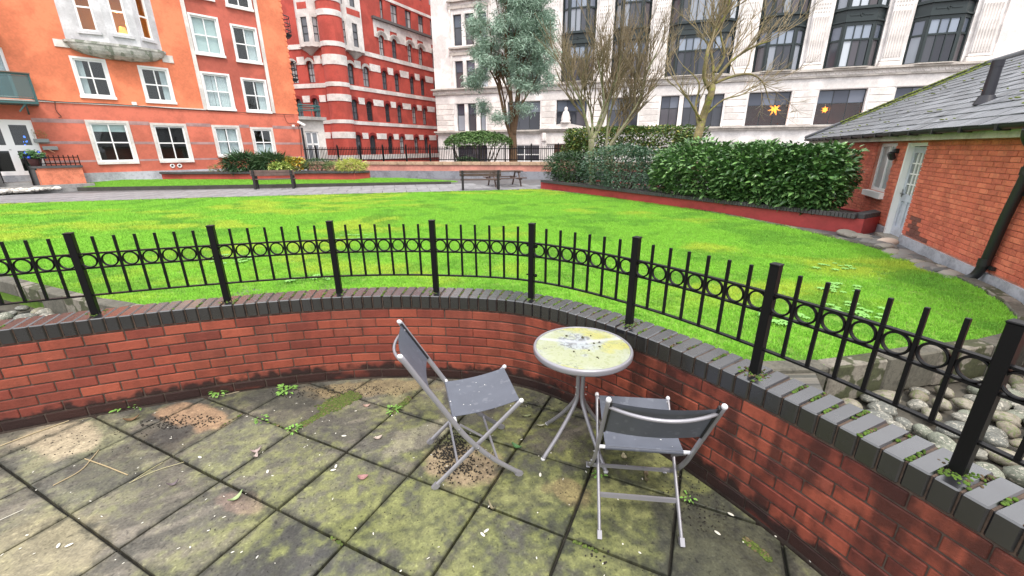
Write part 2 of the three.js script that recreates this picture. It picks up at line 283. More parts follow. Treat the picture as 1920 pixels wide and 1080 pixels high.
// raised strip of lawn before the orange building, dark board edge, white stones along the building
{
  const F0 = [-23, -19.6], F1 = [-3.2, -22.65], B0 = [-24, -22.0], B1 = [-6.6, -23.6];
  const n = 24, pos = []; const q = (t, u) => { const f = [lerp(F0[0], F1[0], t), lerp(F0[1], F1[1], t)], b = [lerp(B0[0], B1[0], t), lerp(B0[1], B1[1], t)]; return [lerp(f[0], b[0], u), 0.1 + 0.17 * u * (1 - 0.3 * sm(0.85, 1, t)), lerp(f[1], b[1], u)]; };
  for (let i = 0; i < n; i++) for (let j = 0; j < 4; j++) { const a = q(i / n, j / 4), b = q((i + 1) / n, j / 4), c = q((i + 1) / n, (j + 1) / 4), e = q(i / n, (j + 1) / 4); pos.push(...a, ...b, ...c, ...a, ...c, ...e); }
  const g = new THREE.BufferGeometry(); g.setAttribute('position', new THREE.Float32BufferAttribute(pos, 3)); g.computeVertexNormals();
  struct(mesh('grass_bank', g, soil), 'raised strip of lawn beside the orange building');
  const r = rng(31), L = []; for (let i = 0; i < 26000; i++) { const p = q(r() * 0.96 + 0.06, r()); if (p[0] < -21.2 + (r() - 0.5) * 0.5) continue; L.push([p[0], p[1], p[2], r() * 6.28, 1.7]); }
  tag(instances('bank_grass', tuftGeo(2, 9, 0.034, 0.05, 0.0034), grassM, L, scene, () => { const k = 0.75 + 0.5 * r(); return [0.22 * k, 0.5 * k, 0.045 * k]; }), 'short green grass on the raised strip by the planter', 'grass', null, 'stuff');
  const ed = grp(uniq('bank_edging'), scene); struct(ed, 'dark edging along the raised grass'); const em = surf([0.035, 0.035, 0.03], [0.07, 0.065, 0.055], { size: 1 });
  for (let i = 0; i < 14; i++) { const a = q(0.08 + i / 14 * 0.92, 0), b = q(0.08 + (i + 1) / 14 * 0.92, 0); mesh('edging_board', bar(V(a[0], 0.03, a[2] + 0.05), V(b[0], 0.03, b[2] + 0.05), 0.09, 0.2), em, ed); }
  // white stone strip
  const sl = []; for (let i = 0; i < 2400; i++) { const p = V(-8.8 + 9.8 * r(), 0, 0.15 + 2.3 * r()).applyMatrix4(frameM([-20.012, -22.6], [0.67559, -0.73728])); if (p.x > -20.7 && p.z > -22.6) continue; sl.push([p.x, 0.12 + 0.06 * r(), p.z, r() * 6.28, [0.8 + 1.4 * r(), 0.5 + 0.6 * r(), 0.8 + 1.0 * r()], r() * 0.5]); }
  const sg = new THREE.IcosahedronGeometry(0.085, 0); sg.computeVertexNormals();
  tag(instances('pale_stones', sg, std(1, 1, 1, 0.8), sl, scene, () => { const k = 0.4 + 0.35 * r(); return [k, k * 0.95, k * 0.87]; }), 'loose pale stones along the foot of the orange building', 'stones', null, 'stuff');
  struct(mesh('stone_strip', plate([[-30, -13.6], [-19.8, -20.4], [-18.6, -23.8], [-30, -16]], -0.04, 0.1), surf([0.32, 0.3, 0.27], [0.2, 0.18, 0.16], { size: 2 })), 'bed of pale stones at the building foot');
}
// ───────────────────────── patio ─────────────────────────
const PO = [-0.61, -1.94], PU = [Math.cos(R(25)), Math.sin(R(25))], PW = [Math.sin(R(25)), -Math.cos(R(25))], PP = 0.4775;
// wall centre line through the measured posts
const POSTS = [[-4.2, -1.95], [-3.59, -2.375], [-2.891, -2.686], [-2.142, -2.944], [-1.366, -3.116], [-0.603, -3.132], [0.146, -2.973], [0.759, -2.48], [1.227, -1.859], [1.561, -1.177], [1.775, -0.43], [1.86, 0.34]];
const WC = new THREE.CatmullRomCurve3(POSTS.map(p => V(p[0], 0, p[1])), false, 'centripetal'); WC.arcLengthDivisions = 2000;
const WL = WC.getLength();
function wallAt(s) { const u = clamp(s / WL, 0, 1), p = WC.getPointAt(u), t = WC.getTangentAt(u); return { p, t, n: V(-t.z, 0, t.x) }; } // n points to the patio
const sOfPost = POSTS.map(p => { let b = 0, bd = 9; for (let i = 0; i <= 3000; i++) { const q = WC.getPointAt(i / 3000), d = Math.hypot(q.x - p[0], q.z - p[1]); if (d < bd) { bd = d; b = i / 3000 * WL; } } return b; });
const INNER = []; for (let i = 0; i <= 80; i++) { const a = wallAt(WL * i / 80); INNER.push([a.p.x + a.n.x * 0.105, a.p.z + a.n.z * 0.105]); }
const PATIO = [...INNER, [1.9, 1.4], [-5, 1.4], [-4.6, -1.6]];
{
  const X0 = -4, Z0 = -3.4, SZ = 5.6;
  const spots = [ // stains seen on the flags: x, z, radius along, across, turn, colour, strength, seed
    [-2.98, -2.28, 0.36, 0.16, 0.42, [0.40, 0.335, 0.23], 0.9, 1], [-2.28, -2.52, 0.3, 0.12, 0.35, [0.33, 0.215, 0.13], 0.9, 2], [-0.31, -2.03, 0.22, 0.2, 0.4, [0.31, 0.235, 0.15], 0.9, 3], [-2.2, -1.45, 0.4, 0.22, 0.4, [0.30, 0.26, 0.155], 0.6, 4],
    [-1.1, -2.86, 0.5, 0.13, -0.1, [0.25, 0.19, 0.10], 0.7, 5], [0.3, -1.82, 0.14, 0.1, 0.4, [0.27, 0.2, 0.1], 0.6, 6], [-1.45, -1.75, 0.16, 0.07, 0.4, [0.24, 0.165, 0.13], 0.6, 7], [-0.62, -2.28, 0.22, 0.12, -0.7, [0.28, 0.25, 0.19], 0.6, 8],
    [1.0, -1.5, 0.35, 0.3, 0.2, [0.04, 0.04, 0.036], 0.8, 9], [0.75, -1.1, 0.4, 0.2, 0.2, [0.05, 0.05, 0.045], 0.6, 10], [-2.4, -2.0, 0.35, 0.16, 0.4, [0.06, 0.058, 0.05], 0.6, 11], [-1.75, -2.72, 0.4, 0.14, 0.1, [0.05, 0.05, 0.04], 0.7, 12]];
  const map = tex(1600, 1600, (u, v) => {
    const x = X0 + u * SZ, z = Z0 + v * SZ; const a = (x - PO[0]) * PU[0] + (z - PO[1]) * PU[1], b = (x - PO[0]) * PW[0] + (z - PO[1]) * PW[1]; const ia = Math.floor(a / PP), ib = Math.floor(b / PP);
    const big = fbm(x * 1.1 + 30, z * 1.1 + 30, 5, 71), mid = fbm(x * 4.5 + 5, z * 4.5, 5, 72), fi = fbm(x * 26, z * 26, 3, 73), gr = vn(x * 190, z * 190, 74);
    let c = mix3([0.085, 0.083, 0.07], [0.185, 0.175, 0.14], sm(0.3, 0.7, mid)); const tone = h2(ia + 50, ib + 50, 4); c = c.map(q => q * (0.82 + 0.36 * tone)); c = mix3(c, [0.18, 0.145, 0.10], 0.3 * h2(ia + 9, ib + 70, 6));
    const str = fbm((a * 0.7 + b) * 2.2, (a - b * 0.7) * 12, 4, 78); c = mix3(c, [0.24, 0.21, 0.165], 0.55 * sm(0.52, 0.7, str)); c = mix3(c, [0.045, 0.045, 0.044], 0.7 * sm(0.57, 0.75, fbm(x * 2.6 + 60, z * 2.6, 5, 79)));
    // algae: strongest between the chairs and the table
    const ga = Math.exp(-((x - 0.35) ** 2 / 1.5 + (z + 1.75) ** 2 / 0.7)) * 0.95 + 0.38 * Math.exp(-((x + 1.2) ** 2 / 3 + (z + 2.0) ** 2 / 1.0)) + 0.12;
    const al = sm(0.36, 0.62, 0.55 * mid + 0.25 * fi + 0.2 * big + 0.23 * (ga - 0.5)); c = mix3(c, mix3([0.055, 0.068, 0.018], [0.175, 0.19, 0.048], sm(0.3, 0.7, 0.5 * fi + 0.5 * mid)), al * 0.74 * clamp(ga + 0.2));
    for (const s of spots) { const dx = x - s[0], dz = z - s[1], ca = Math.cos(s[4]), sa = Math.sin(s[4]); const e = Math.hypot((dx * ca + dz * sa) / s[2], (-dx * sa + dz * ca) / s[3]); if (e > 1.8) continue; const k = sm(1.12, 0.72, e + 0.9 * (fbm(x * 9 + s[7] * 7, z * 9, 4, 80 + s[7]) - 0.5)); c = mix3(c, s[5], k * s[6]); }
    // dark rim of lichen along each flag edge
    const ea = Math.min(a / PP - ia, 1 - a / PP + ia), eb = Math.min(b / PP - ib, 1 - b / PP + ib), ed = Math.min(ea, eb) * PP; const rim = sm(0.055, 0.0, ed + 0.06 * (fi - 0.35)); c = mix3(c, [0.03, 0.032, 0.022], rim * 0.65);
    const sp = vn(x * 95 + 3, z * 95, 90); let g = 0.36 + 0.42 * gr + 0.62 * fi; if (sp > 0.86) g *= 1.4; if (sp < 0.12) g *= 0.5; return [c[0] * g, c[1] * g, c[2] * g];
  });
  map.wrapS = map.wrapT = THREE.ClampToEdgeWrapping;
  const bump = tex(512, 512, (u, v) => 0.6 * fbm(u * 9, v * 9, 5, 95, 9) + 0.4 * fbm(u * 60, v * 60, 2, 96, 60), false);
  bump.repeat.set(6, 6);
  const rough = tex(1024, 1024, (u, v) => 0.5 + 0.42 * sm(0.3, 0.65, fbm(u * 14, v * 14, 5, 97, 14)), false);
  const sm_ = new THREE.MeshStandardMaterial({ map, roughnessMap: rough, roughness: 1, bumpMap: bump, bumpScale: 0.006, side: THREE.DoubleSide });
  const base = struct(mesh('patio', plate(PATIO, -0.36, -0.03), surf([0.018, 0.017, 0.013], [0.035, 0.032, 0.024], { size: 0.7, fine: 0.5, bump: 0.004 })), 'flagged patio inside the curved wall');
  const r = rng(41);
  // clip a flag to the patio outline (convex clip done with the inner wall polygon by sampling half planes)
  function clipFlag(poly) { // Sutherland-Hodgman against the local wall tangent
    const c = poly.reduce((q, p) => [q[0] + p[0] / poly.length, q[1] + p[1] / poly.length], [0, 0]);
    for (let i = 0; i < INNER.length - 1; i++) {
      const a = INNER[i], b = INNER[i + 1]; if (Math.min(Math.hypot(c[0] - a[0], c[1] - a[1])) > 0.75) continue;
      const nx = -(b[1] - a[1]), nz = b[0] - a[0], nl = Math.hypot(nx, nz); const side = p => ((p[0] - a[0]) * nx + (p[1] - a[1]) * nz) / nl - 0.012; const out = [];
      for (let k = 0; k < poly.length; k++) { const p = poly[k], q = poly[(k + 1) % poly.length], sp = side(p), sq = side(q); if (sp >= 0) out.push(p); if ((sp >= 0) !== (sq >= 0)) { const t = sp / (sp - sq); out.push([lerp(p[0], q[0], t), lerp(p[1], q[1], t)]); } }
      poly = out; if (poly.length < 3) return null;
    }
    return poly;
  }
  for (let i = -9; i < 9; i++) for (let j = -8; j < 5; j++) {
    const jt = 0.006 + 0.003 * r(), q = [[i, j], [i + 1, j], [i + 1, j + 1], [i, j + 1]].map(([a, b], k) => { const ai = a * PP + (k === 0 || k === 3 ? jt : -jt), bj = b * PP + (k < 2 ? jt : -jt); return [PO[0] + ai * PU[0] + bj * PW[0] + (r() - 0.5) * 0.004, PO[1] + ai * PU[1] + bj * PW[1] + (r() - 0.5) * 0.004]; });
    const c = [(q[0][0] + q[2][0]) / 2, (q[0][1] + q[2][1]) / 2]; if (c[1] > 0.35 || c[0] < -4.3 || c[0] > 2.3) continue;
    const p = clipFlag(q); if (!p) continue; let ar = 0; for (let k = 0; k < p.length; k++) { const a = p[k], b = p[(k + 1) % p.length]; ar += a[0] * b[1] - a[1] * b[0]; } if (Math.abs(ar) < 0.006) continue;
    const s = new THREE.Shape(p.map(e => new THREE.Vector2(e[0], -e[1])));
    const g = prep(new THREE.ExtrudeGeometry(s, { depth: 0.03, bevelEnabled: true, bevelThickness: 0.005, bevelSize: 0.004, bevelOffset: -0.004, bevelSegments: 1 }).rotateX(-Math.PI / 2)); g.translate(0, -0.035, 0);
    const P = g.attributes.position, uv = new Float32Array(P.count * 2); for (let k = 0; k < P.count; k++) { uv[2 * k] = (P.getX(k) - X0) / SZ; uv[2 * k + 1] = (P.getZ(k) - Z0) / SZ; } g.setAttribute('uv', new THREE.BufferAttribute(uv, 2));
    const dy = (r() - 0.5) * 0.004, tx = (r() - 0.5) * 0.006; g.translate(-c[0], 0, -c[1]); const m = mesh('flagstone', g, sm_, base, null, true); m.position.set(c[0], dy, c[1]); m.rotation.set(tx, 0, (r() - 0.5) * 0.006);
  }
}
// ───────────────────────── curved brick wall ─────────────────────────
{
  const W = thing('curved_garden_wall', 'low curved red brick wall capped with dark engineering bricks around the patio', 'wall');
  const S0 = sOfPost[1] - 0.55, S1 = sOfPost[10] - 0.1, len = S1 - S0;
  const map = tex(2048, 256, (u, v) => { // wall face: soot runs, ragged black algae, and shade painted in along the foot
    const s = u * len, y = v * 0.75; let c = [0.86, 0.86, 0.86]; const fi = fbm(s * 18, y * 18, 4, 201), f2 = fbm(s * 3.2, y * 5, 5, 202), gr = vn(s * 160, y * 160, 203); const st = fbm(s * 13, y * 2.2, 5, 204);
    const right = sm(3.9, 5.2, s); const stain = sm(0.36, 0.60, 0.2 * f2 + 0.5 * st + 0.3 * fi + 0.05 * right - 0.04); c = mix3(c, [0.10, 0.08, 0.072], stain * (0.3 + 0.55 * right));
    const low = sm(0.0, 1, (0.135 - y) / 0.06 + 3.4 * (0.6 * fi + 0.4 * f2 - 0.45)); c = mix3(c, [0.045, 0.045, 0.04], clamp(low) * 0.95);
    const bloom = sm(0.66, 0.8, fbm(s * 2.4 + 7, y * 4, 4, 207)); c = mix3(c, [1.05, 1.0, 0.98], bloom * 0.5);
    const g = 0.72 + 0.36 * fi + 0.14 * gr; return [c[0] * g, c[1] * g, c[2] * g];
  });
  const bump = tex(256, 256, (u, v) => 0.6 * fbm(u * 8, v * 8, 4, 211, 8) + 0.4 * vn(u * 70, v * 70, 212, 70), false); bump.repeat.set(50, 6);
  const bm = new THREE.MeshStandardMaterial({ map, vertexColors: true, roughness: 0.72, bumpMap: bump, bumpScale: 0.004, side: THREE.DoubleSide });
  const r = rng(51), CH = 0.0755, BL = 0.2275; const tones = [[0.30, 0.062, 0.034], [0.36, 0.078, 0.04], [0.26, 0.052, 0.03], [0.32, 0.075, 0.042], [0.39, 0.09, 0.046]];
  function put(g, col, s, y, off) { // bend a box built in wall coordinates (x along, z outward to the patio) on to the wall
    const a = wallAt(s), Mx = new THREE.Matrix4().makeBasis(a.t, V(0, 1, 0), a.n).setPosition(a.p.x + a.n.x * off, y, a.p.z + a.n.z * off); const P = g.attributes.position, n = P.count, uv = new Float32Array(n * 2), cc = new Float32Array(n * 3);
    for (let i = 0; i < n; i++) { uv[2 * i] = (s - S0 + P.getX(i)) / len; uv[2 * i + 1] = (y + P.getY(i)) / 0.75; cc.set(col, 3 * i); } g.setAttribute('uv', new THREE.BufferAttribute(uv, 2)); g.setAttribute('color', new THREE.BufferAttribute(cc, 3)); return Mx;
  }
  for (let k = 0; k < 8; k++) for (let s = S0 + (k % 2) * BL / 2 + BL / 2; s < S1 - BL / 2; s += BL) {
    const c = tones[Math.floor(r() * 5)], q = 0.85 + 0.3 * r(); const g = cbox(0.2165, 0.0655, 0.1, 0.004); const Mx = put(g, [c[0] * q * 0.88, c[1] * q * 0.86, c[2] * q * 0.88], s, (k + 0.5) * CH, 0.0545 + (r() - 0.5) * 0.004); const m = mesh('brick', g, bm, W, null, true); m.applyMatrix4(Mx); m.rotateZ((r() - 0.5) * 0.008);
  }
  // mortar core and outer leaf
  const ring = (o0, o1, y0, y1) => { const A = [], B = []; for (let i = 0; i <= 120; i++) { const a = wallAt(S0 + len * i / 120); A.push([a.p.x + a.n.x * o0, a.p.z + a.n.z * o0]); B.push([a.p.x + a.n.x * o1, a.p.z + a.n.z * o1]); } return plate([...A, ...B.reverse()], y0, y1); };
  mesh('mortar', ring(0.0955, -0.105, -0.36, 0.607), surf([0.045, 0.034, 0.028], [0.12, 0.085, 0.065], { size: 1, fine: 0.4 }), W);
  // coping: dark bricks on edge
  const cm = new THREE.MeshPhysicalMaterial({ clearcoat: 1, clearcoatRoughness: 0.24, ior: 1.8, map: tex(512, 512, (u, v) => { const f = fbm(u * 20, v * 20, 4, 221, 20), g = vn(u * 200, v * 200, 222, 200), d = sm(0.62, 0.7, fbm(u * 7, v * 7, 5, 223, 7)); let c = [0.9, 0.9, 0.9].map(q => q * (0.7 + 0.4 * f + 0.2 * g)); return mix3(c, [1.5, 1.4, 1.2], d * 0.35); }), vertexColors: true, roughness: 0.36, roughnessMap: tex(256, 256, (u, v) => 0.65 + 0.5 * (fbm(u * 10, v * 10, 4, 225, 10) - 0.3), false), side: THREE.DoubleSide });
  const N = Math.round(len / 0.0772), st = len / N, moss = [], jm = [];
  for (let i = 0; i < N; i++) {
    const s = S0 + (i + 0.5) * st, q = 0.75 + 0.5 * r(); const g = cbox(st - 0.009, 0.106, 0.222, 0.006); const Mx = put(g, [0.009 * q, 0.0095 * q, 0.012 * q], s, 0.665, 0.0 + (r() - 0.5) * 0.004); const P = g.attributes.position, uv = g.attributes.uv, u0 = r(), v0 = r(); for (let k = 0; k < P.count; k++) uv.setXY(k, u0 + P.getX(k) * 0.9 + P.getY(k) * 0.3, v0 + P.getZ(k) * 0.9 + P.getY(k) * 0.8);
    const m = mesh('coping_brick', g, cm, W, null, true); m.applyMatrix4(Mx); m.position.y += (r() - 0.5) * 0.002; m.rotateX((r() - 0.5) * 0.012);
    // moss and grit in the joint
    const sj = s + st / 2, wet = (s - S0) > 2.1 ? 1 : 0.45; if (r() < 0.75 * wet) { const n = Math.floor(4 + 26 * r() * wet), z0 = (r() - 0.5) * 0.12; for (let k = 0; k < n; k++) { const a = wallAt(sj + (r() - 0.5) * 0.012), o = clamp(z0 + (r() - 0.5) * 0.12, -0.108, 0.104); moss.push([a.p.x + a.n.x * o, 0.715 + r() * 0.004, a.p.z + a.n.z * o, r() * 6, [0.6 + r() * 0.9, 0.5 + r() * 0.6, 0.6 + r() * 0.8]]); } }
  }
  for (let i = 2; i < 10; i++) for (let k = 0; k < (i > 6 ? 70 : 26); k++) { const a = wallAt(sOfPost[i] + (r() + r() - 1) * 0.075), o = (r() + r() - 1) * 0.085; moss.push([a.p.x + a.n.x * o, 0.717, a.p.z + a.n.z * o, r() * 6, [0.6 + r(), 0.5 + r() * 0.6, 0.6 + r()]]); }
  mesh('bed_joint', ring(0.1, -0.1, 0.608, 0.711), surf([0.05, 0.035, 0.025], [0.13, 0.085, 0.06], { size: 0.5, fine: 0.4 }), W);
  const mg = new THREE.IcosahedronGeometry(0.006, 1); const im = instances('moss', mg, std(1, 1, 1, 0.95), moss, W, () => { const k = 0.6 + 0.7 * r(); return r() < 0.7 ? [0.07 * k, 0.13 * k, 0.012 * k] : [0.10 * k, 0.07 * k, 0.035 * k]; }); im.userData = { kind: 'stuff' };
}
// ───────────────────────── railing on the wall ─────────────────────────
{
  const F = thing('iron_railing', 'black iron railing with a row of rings, standing on the curved wall', 'railing', [0, 0, 0]);
  const at = (s, y, o = 0) => { const a = wallAt(s); return V(a.p.x + a.n.x * o, y, a.p.z + a.n.z * o); };
  const r = rng(61);
  for (let i = 1; i <= 10; i++) {
    const a = wallAt(sOfPost[i]); const p = mesh('post', cbox(0.042, 0.565, 0.042, 0.003), M.blackIron, F); p.position.set(a.p.x, 0.7155 + 0.2825, a.p.z); p.rotation.y = Math.atan2(-a.t.z, a.t.x);
    const c = mesh('post_cap', cbox(0.047, 0.009, 0.047, 0.003), M.blackIron, p); c.position.y = 0.285;
  }
  const ringG = new THREE.TorusGeometry(0.0425, 0.005, 8, 32).scale(1, 1, 2.2);
  for (let i = 1; i < 10; i++) {
    const a = sOfPost[i], b = sOfPost[i + 1]; const bits = y => { const q = [], n = 8; for (let k = 0; k < n; k++) q.push(bar(at(lerp(a, b, k / n), y), at(lerp(a, b, (k + 1) / n) + 0.001, y), 0.024, 0.009)); return q; };
    mesh('top_rail', bits(1.142), M.blackIron, F); mesh('middle_rail', bits(1.043), M.blackIron, F); mesh('bottom_rail', bits(0.854), M.blackIron, F);
    for (let k = 0; k < 7; k++) { const s = lerp(a, b, (k + 0.5) / 7), w = wallAt(s); const m = mesh('ring', ringG.clone(), M.blackIron, F); m.position.set(w.p.x, 1.0925, w.p.z); m.rotation.y = Math.atan2(-w.t.z, w.t.x); }
    for (let k = 1; k < 7; k++) { const s = lerp(a, b, k / 7), w = wallAt(s); const m = mesh('picket', cbox(0.015, 0.405, 0.015, 0.0015), M.blackIron, F); m.position.set(w.p.x, 1.0535, w.p.z); m.rotation.set(0, Math.atan2(-w.t.z, w.t.x), (r() - 0.5) * 0.012, 'YXZ'); }
  }
  // bolted clamps on one post
  const q = wallAt(sOfPost[6]); const bolts = []; for (const y of [1.1, 0.88]) bolts.push(bar(V(q.p.x, y + 0.02, q.p.z).addScaledVector(q.t, -0.04), V(q.p.x, y + 0.02, q.p.z).addScaledVector(q.t, 0.045), 0.008, 0.008), new THREE.CylinderGeometry(0.013, 0.013, 0.012, 6).rotateZ(Math.PI / 2).rotateY(Math.atan2(-q.t.z, q.t.x)).translate(q.p.x + q.t.x * 0.034, y + 0.02, q.p.z + q.t.z * 0.034).toNonIndexed());
  for (let k = 0; k < 2; k++) mesh('clamp', [bolts[2 * k], bolts[2 * k + 1]], M.blackIron, F);
}
// ───────────────────────── pebbles in the gullies outside the wall ─────────────────────────
{
  const bed = struct(mesh('pebble_bed', plate([[-16, -9.6], [-4.95, -4.8], [-2, -4.2], [0.7, -3.85], [1.9, -3.2], [4.4, -3.6], [8, -4], [8, 2], [-16, 2]], -0.36, -0.33), surf([0.06, 0.055, 0.045], [0.1, 0.09, 0.07], { size: 1 })), 'bed of rounded river pebbles between wall and lawn');
  const gs = [1, 2, 3, 4, 5].map(s => { let g = new THREE.IcosahedronGeometry(1, 2); g.deleteAttribute('uv'); g.deleteAttribute('normal'); g = mergeVertices(g, 1e-3); const P = g.attributes.position; for (let i = 0; i < P.count; i++) { const x = P.getX(i), y = P.getY(i), z = P.getZ(i); const k = 0.8 + 0.4 * fbm(x * 1.2 + s * 9 + 5, y * 1.2 + z * 0.9 + 5, 2, s); P.setXYZ(i, x * k, y * k, z * k); } g.computeVertexNormals(); return uvm(g.toNonIndexed ? (() => { const q = g.toNonIndexed(); return q; })() : g); });
  const ms = [[0.20, 0.195, 0.165], [0.26, 0.235, 0.185], [0.16, 0.165, 0.145], [0.23, 0.20, 0.15], [0.18, 0.195, 0.15]].map((c, i) => surf(c, c.map(q => q * 0.7), { size: 1.6, fine: 0.35, rough: 0.7, C: i % 2 ? [0.14, 0.16, 0.07] : [0.38, 0.36, 0.3], cAmt: 0.6 }));
  const r = rng(71); const placed = []; let n = 0;
  const add = (x, z, R0, y) => { const m = new THREE.Mesh(gs[Math.floor(r() * 5)], ms[Math.floor(r() * 5)]); m.name = 'pebble'; m.castShadow = m.receiveShadow = true; m.position.set(x, y, z); m.scale.set(R0 * (0.95 + 0.5 * r()), R0 * (0.55 + 0.25 * r()), R0 * (0.75 + 0.3 * r())); m.rotation.set((r() - 0.5) * 0.5, r() * 6.28, (r() - 0.5) * 0.5); bed.add(m); n++; };
  const kz = x => x < 2.75 ? -3.05 : x < 4.5 ? lerp(-3.1, -3.45, (x - 2.75) / 1.75) : -3.5;
  for (let t = 0; t < 14000 && n < 290; t++) {
    const x = 1.5 + 3.3 * r(), z = -3.4 + 2.7 * r(); if (z < kz(x) + 0.06) continue; if (inner(x, z)) continue;
    const R0 = 0.06 + 0.04 * r(); if (placed.some(p => Math.hypot(p[0] - x, p[1] - z) < (p[2] + R0) * 0.72)) continue; placed.push([x, z, R0]); add(x, z, R0, -0.275 + (r() - 0.3) * 0.05);
  }
  function inner(x, z) { let b = 9, q = null; for (let i = 0; i <= 60; i++) { const a = wallAt(sOfPost[6] + (WL - sOfPost[6]) * i / 60), d = Math.hypot(a.p.x - x, a.p.z - z); if (d < b) { b = d; q = a; } } return (x - q.p.x) * q.n.x + (z - q.p.z) * q.n.z > -0.16; }
  n = 0; const pl = []; for (let t = 0; t < 4000 && n < 130; t++) { const x = -8.0 + 4.2 * r(), z = -5.9 + 3.0 * r(); const kx = lerp(-4.75, -5.81, clamp((x + 4.95) / -2.53)); if (z < kx + 0.12 || z > -2.75 + (x + 3) * -0.45) continue; const R0 = 0.06 + 0.05 * r(); if (pl.some(p => Math.hypot(p[0] - x, p[1] - z) < (p[2] + R0) * 0.85)) continue; pl.push([x, z, R0]); add(x, z, R0, -0.27 + (r() - 0.3) * 0.05); }
}
// ───────────────────────── orange brick apartment building ─────────────────────────
const K = 1.171, LX = s => K * s, LY = y => 1.8 + K * (y - 1.8);
const lbM = frameM([-20.012, -22.6], [0.67559, -0.73728]);
{
  const B = thing('apartment_building', 'orange and brick-red apartment building with white sash windows and a white oriel', 'building');
  const orange = surf([0.80, 0.235, 0.115], [0.70, 0.20, 0.10], { size: 4, coarse: 4, fine: 0.1, sx: 1 }), brick = surf([0.50, 0.125, 0.085], [0.43, 0.10, 0.07], { size: 4, fine: 0.14 }), lower = surf([0.62, 0.17, 0.105], [0.52, 0.135, 0.09], { size: 4, fine: 0.14 }), band = surf([0.34, 0.21, 0.21], [0.42, 0.26, 0.24], { size: 2, fine: 0.15 }), greyP = surf([0.36, 0.38, 0.42], [0.45, 0.47, 0.5], { size: 3 });
  const X1 = LX(7.75), yC = LY(3.61), H = 15;
  const low = [[-0.94, 0.45, 1.22, 2.98], [1.16, 2.5, 1.23, 2.94], [3.51, 4.72, 1.41, 2.93], [5.2, 6.3, 1.4, 2.88]].map(a => ({ x0: LX(a[0]), x1: LX(a[1]), y0: LY(a[2]), y1: LY(a[3]) }));
  const door = { x0: LX(-3.95), x1: LX(-2.45), y0: LY(0.8), y1: LY(2.9) };
  const upA = [[-0.82, 0.26, 3.88, 5.36], [1.25, 2.33, 3.83, 5.27]].map(a => ({ x0: LX(a[0]), x1: LX(a[1]), y0: LY(a[2]), y1: LY(a[3]) }));
  const bdoor = { x0: LX(-3.7), x1: LX(-2.55), y0: LY(3.66), y1: LY(5.4) }, orH = { x0: LX(-0.55), x1: LX(2.1), y0: LY(5.95), y1: LY(8.6) };
  const upB = [[3.52, 4.73, 3.67, 5.29], [5.2, 6.38, 3.64, 5.2], [3.53, 4.72, 6.05, 7.7], [5.19, 6.35, 5.95, 7.55], [3.53, 4.72, 8.4, 10.05], [5.19, 6.35, 8.3, 9.9]].map(a => ({ x0: LX(a[0]), x1: LX(a[1]), y0: LY(a[2]), y1: LY(a[3]) }));
  mesh('wall', wall(-9, X1, -0.4, yC, [...low, door], 0.3), lower, B, lbM);
  mesh('wall', wall(-9, LX(3.42), yC, H, [...upA, bdoor, orH], 0.3), orange, B, lbM);
  mesh('wall', wall(LX(3.42), LX(6.48), yC, H, upB, 0.3, -0.03), brick, B, lbM);
  mesh('wall', wall(LX(6.48), X1, yC, H, [], 0.3), orange, B, lbM);
  mesh('side_wall', bx(X1 - 0.3, X1 - 0.004, -0.4, H, -10, -0.302), orange, B, lbM); mesh('rear_wall', [bx(-9, X1 - 0.31, -0.4, H, -10, -9.7), bx(-9, -8.7, -0.4, H, -9.69, -0.31)], orange, B, lbM); mesh('roof', bx(-9.3, X1 + 0.3, H + 0.002, H + 0.3, -10.3, 0.4), greyP, B, lbM);
  mesh('plinth', bx(-9, X1 + 0.02, -0.4, LY(0.86), 0.002, 0.05), greyP, B, lbM);
  for (const x of [3.43, 6.5]) mesh('pilaster', bx(LX(x) - 0.09, LX(x) + 0.09, yC, H, -0.02, 0.05), M.stone, B, lbM);
  mesh('string_course', bx(-9, LX(3.43), yC - 0.03, yC + 0.03, 0, 0.045), M.stone, B, lbM);
  // dark brick bands between the ground-floor windows
  const gaps = [[-9, door.x0 - 0.02], [door.x1 + 0.02, low[0].x0 - 0.02], [low[0].x1 + 0.02, low[1].x0 - 0.02], [low[1].x1 + 0.02, low[2].x0 - 0.02], [low[2].x1 + 0.02, low[3].x0 - 0.02], [low[3].x1 + 0.02, X1 + 0.005]];
  for (const [a, b] of gaps) for (const [y0, y1] of [[2.83, 2.98], [2.02, 2.13], [1.3, 1.38]]) mesh('brick_band', bx(a, b, LY(y0), LY(y1), 0, 0.006), band, B, lbM);
  // serrated quoins up the corner
  const qn = []; for (let y = yC; y < H; y += 0.3) qn.push(bx(X1 - 0.1, X1 + 0.03, y, y + 0.15, -0.3, 0.025)); mesh('quoins', qn, orange, B, lbM);
  const cur = [[[0, 1, 0.78, 1, M.blind]], [], [[0.02, 0.46, 0, 1], [0.55, 0.98, 0, 1]], [[0.0, 1, 0.02, 0.42, M.curtain]], [[0.05, 0.3, 0, 1]], [[0.7, 0.98, 0, 1]], [[0.02, 0.35, 0, 1], [0.36, 0.98, 0, 1]], [[0.62, 0.98, 0, 1]], [[0.02, 0.98, 0, 1, M.blind]], [[0.55, 0.95, 0, 1]], [[0.5, 0.98, 0, 1]], []];
  const all = [...low, ...upA, ...upB]; all.forEach((h, i) => {
    const s = i < 4 ? 0.13 : 0.09; makeWindow(B, lbM, { x0: h.x0 + s, x1: h.x1 - s, y0: h.y0 + (i < 4 ? 0.1 : 0.05), y1: h.y1 - s, z: i > 5 ? -0.1 : -0.07, fw: 0.075, bw: 0.05, t: 0.07, meet: 0.06, surround: s - 0.001, proud: 0.03, sill: 0.12, room: 1.5, curtain: cur[i], seed: i + 1, sm: i < 4 ? M.stone : M.white });
  });
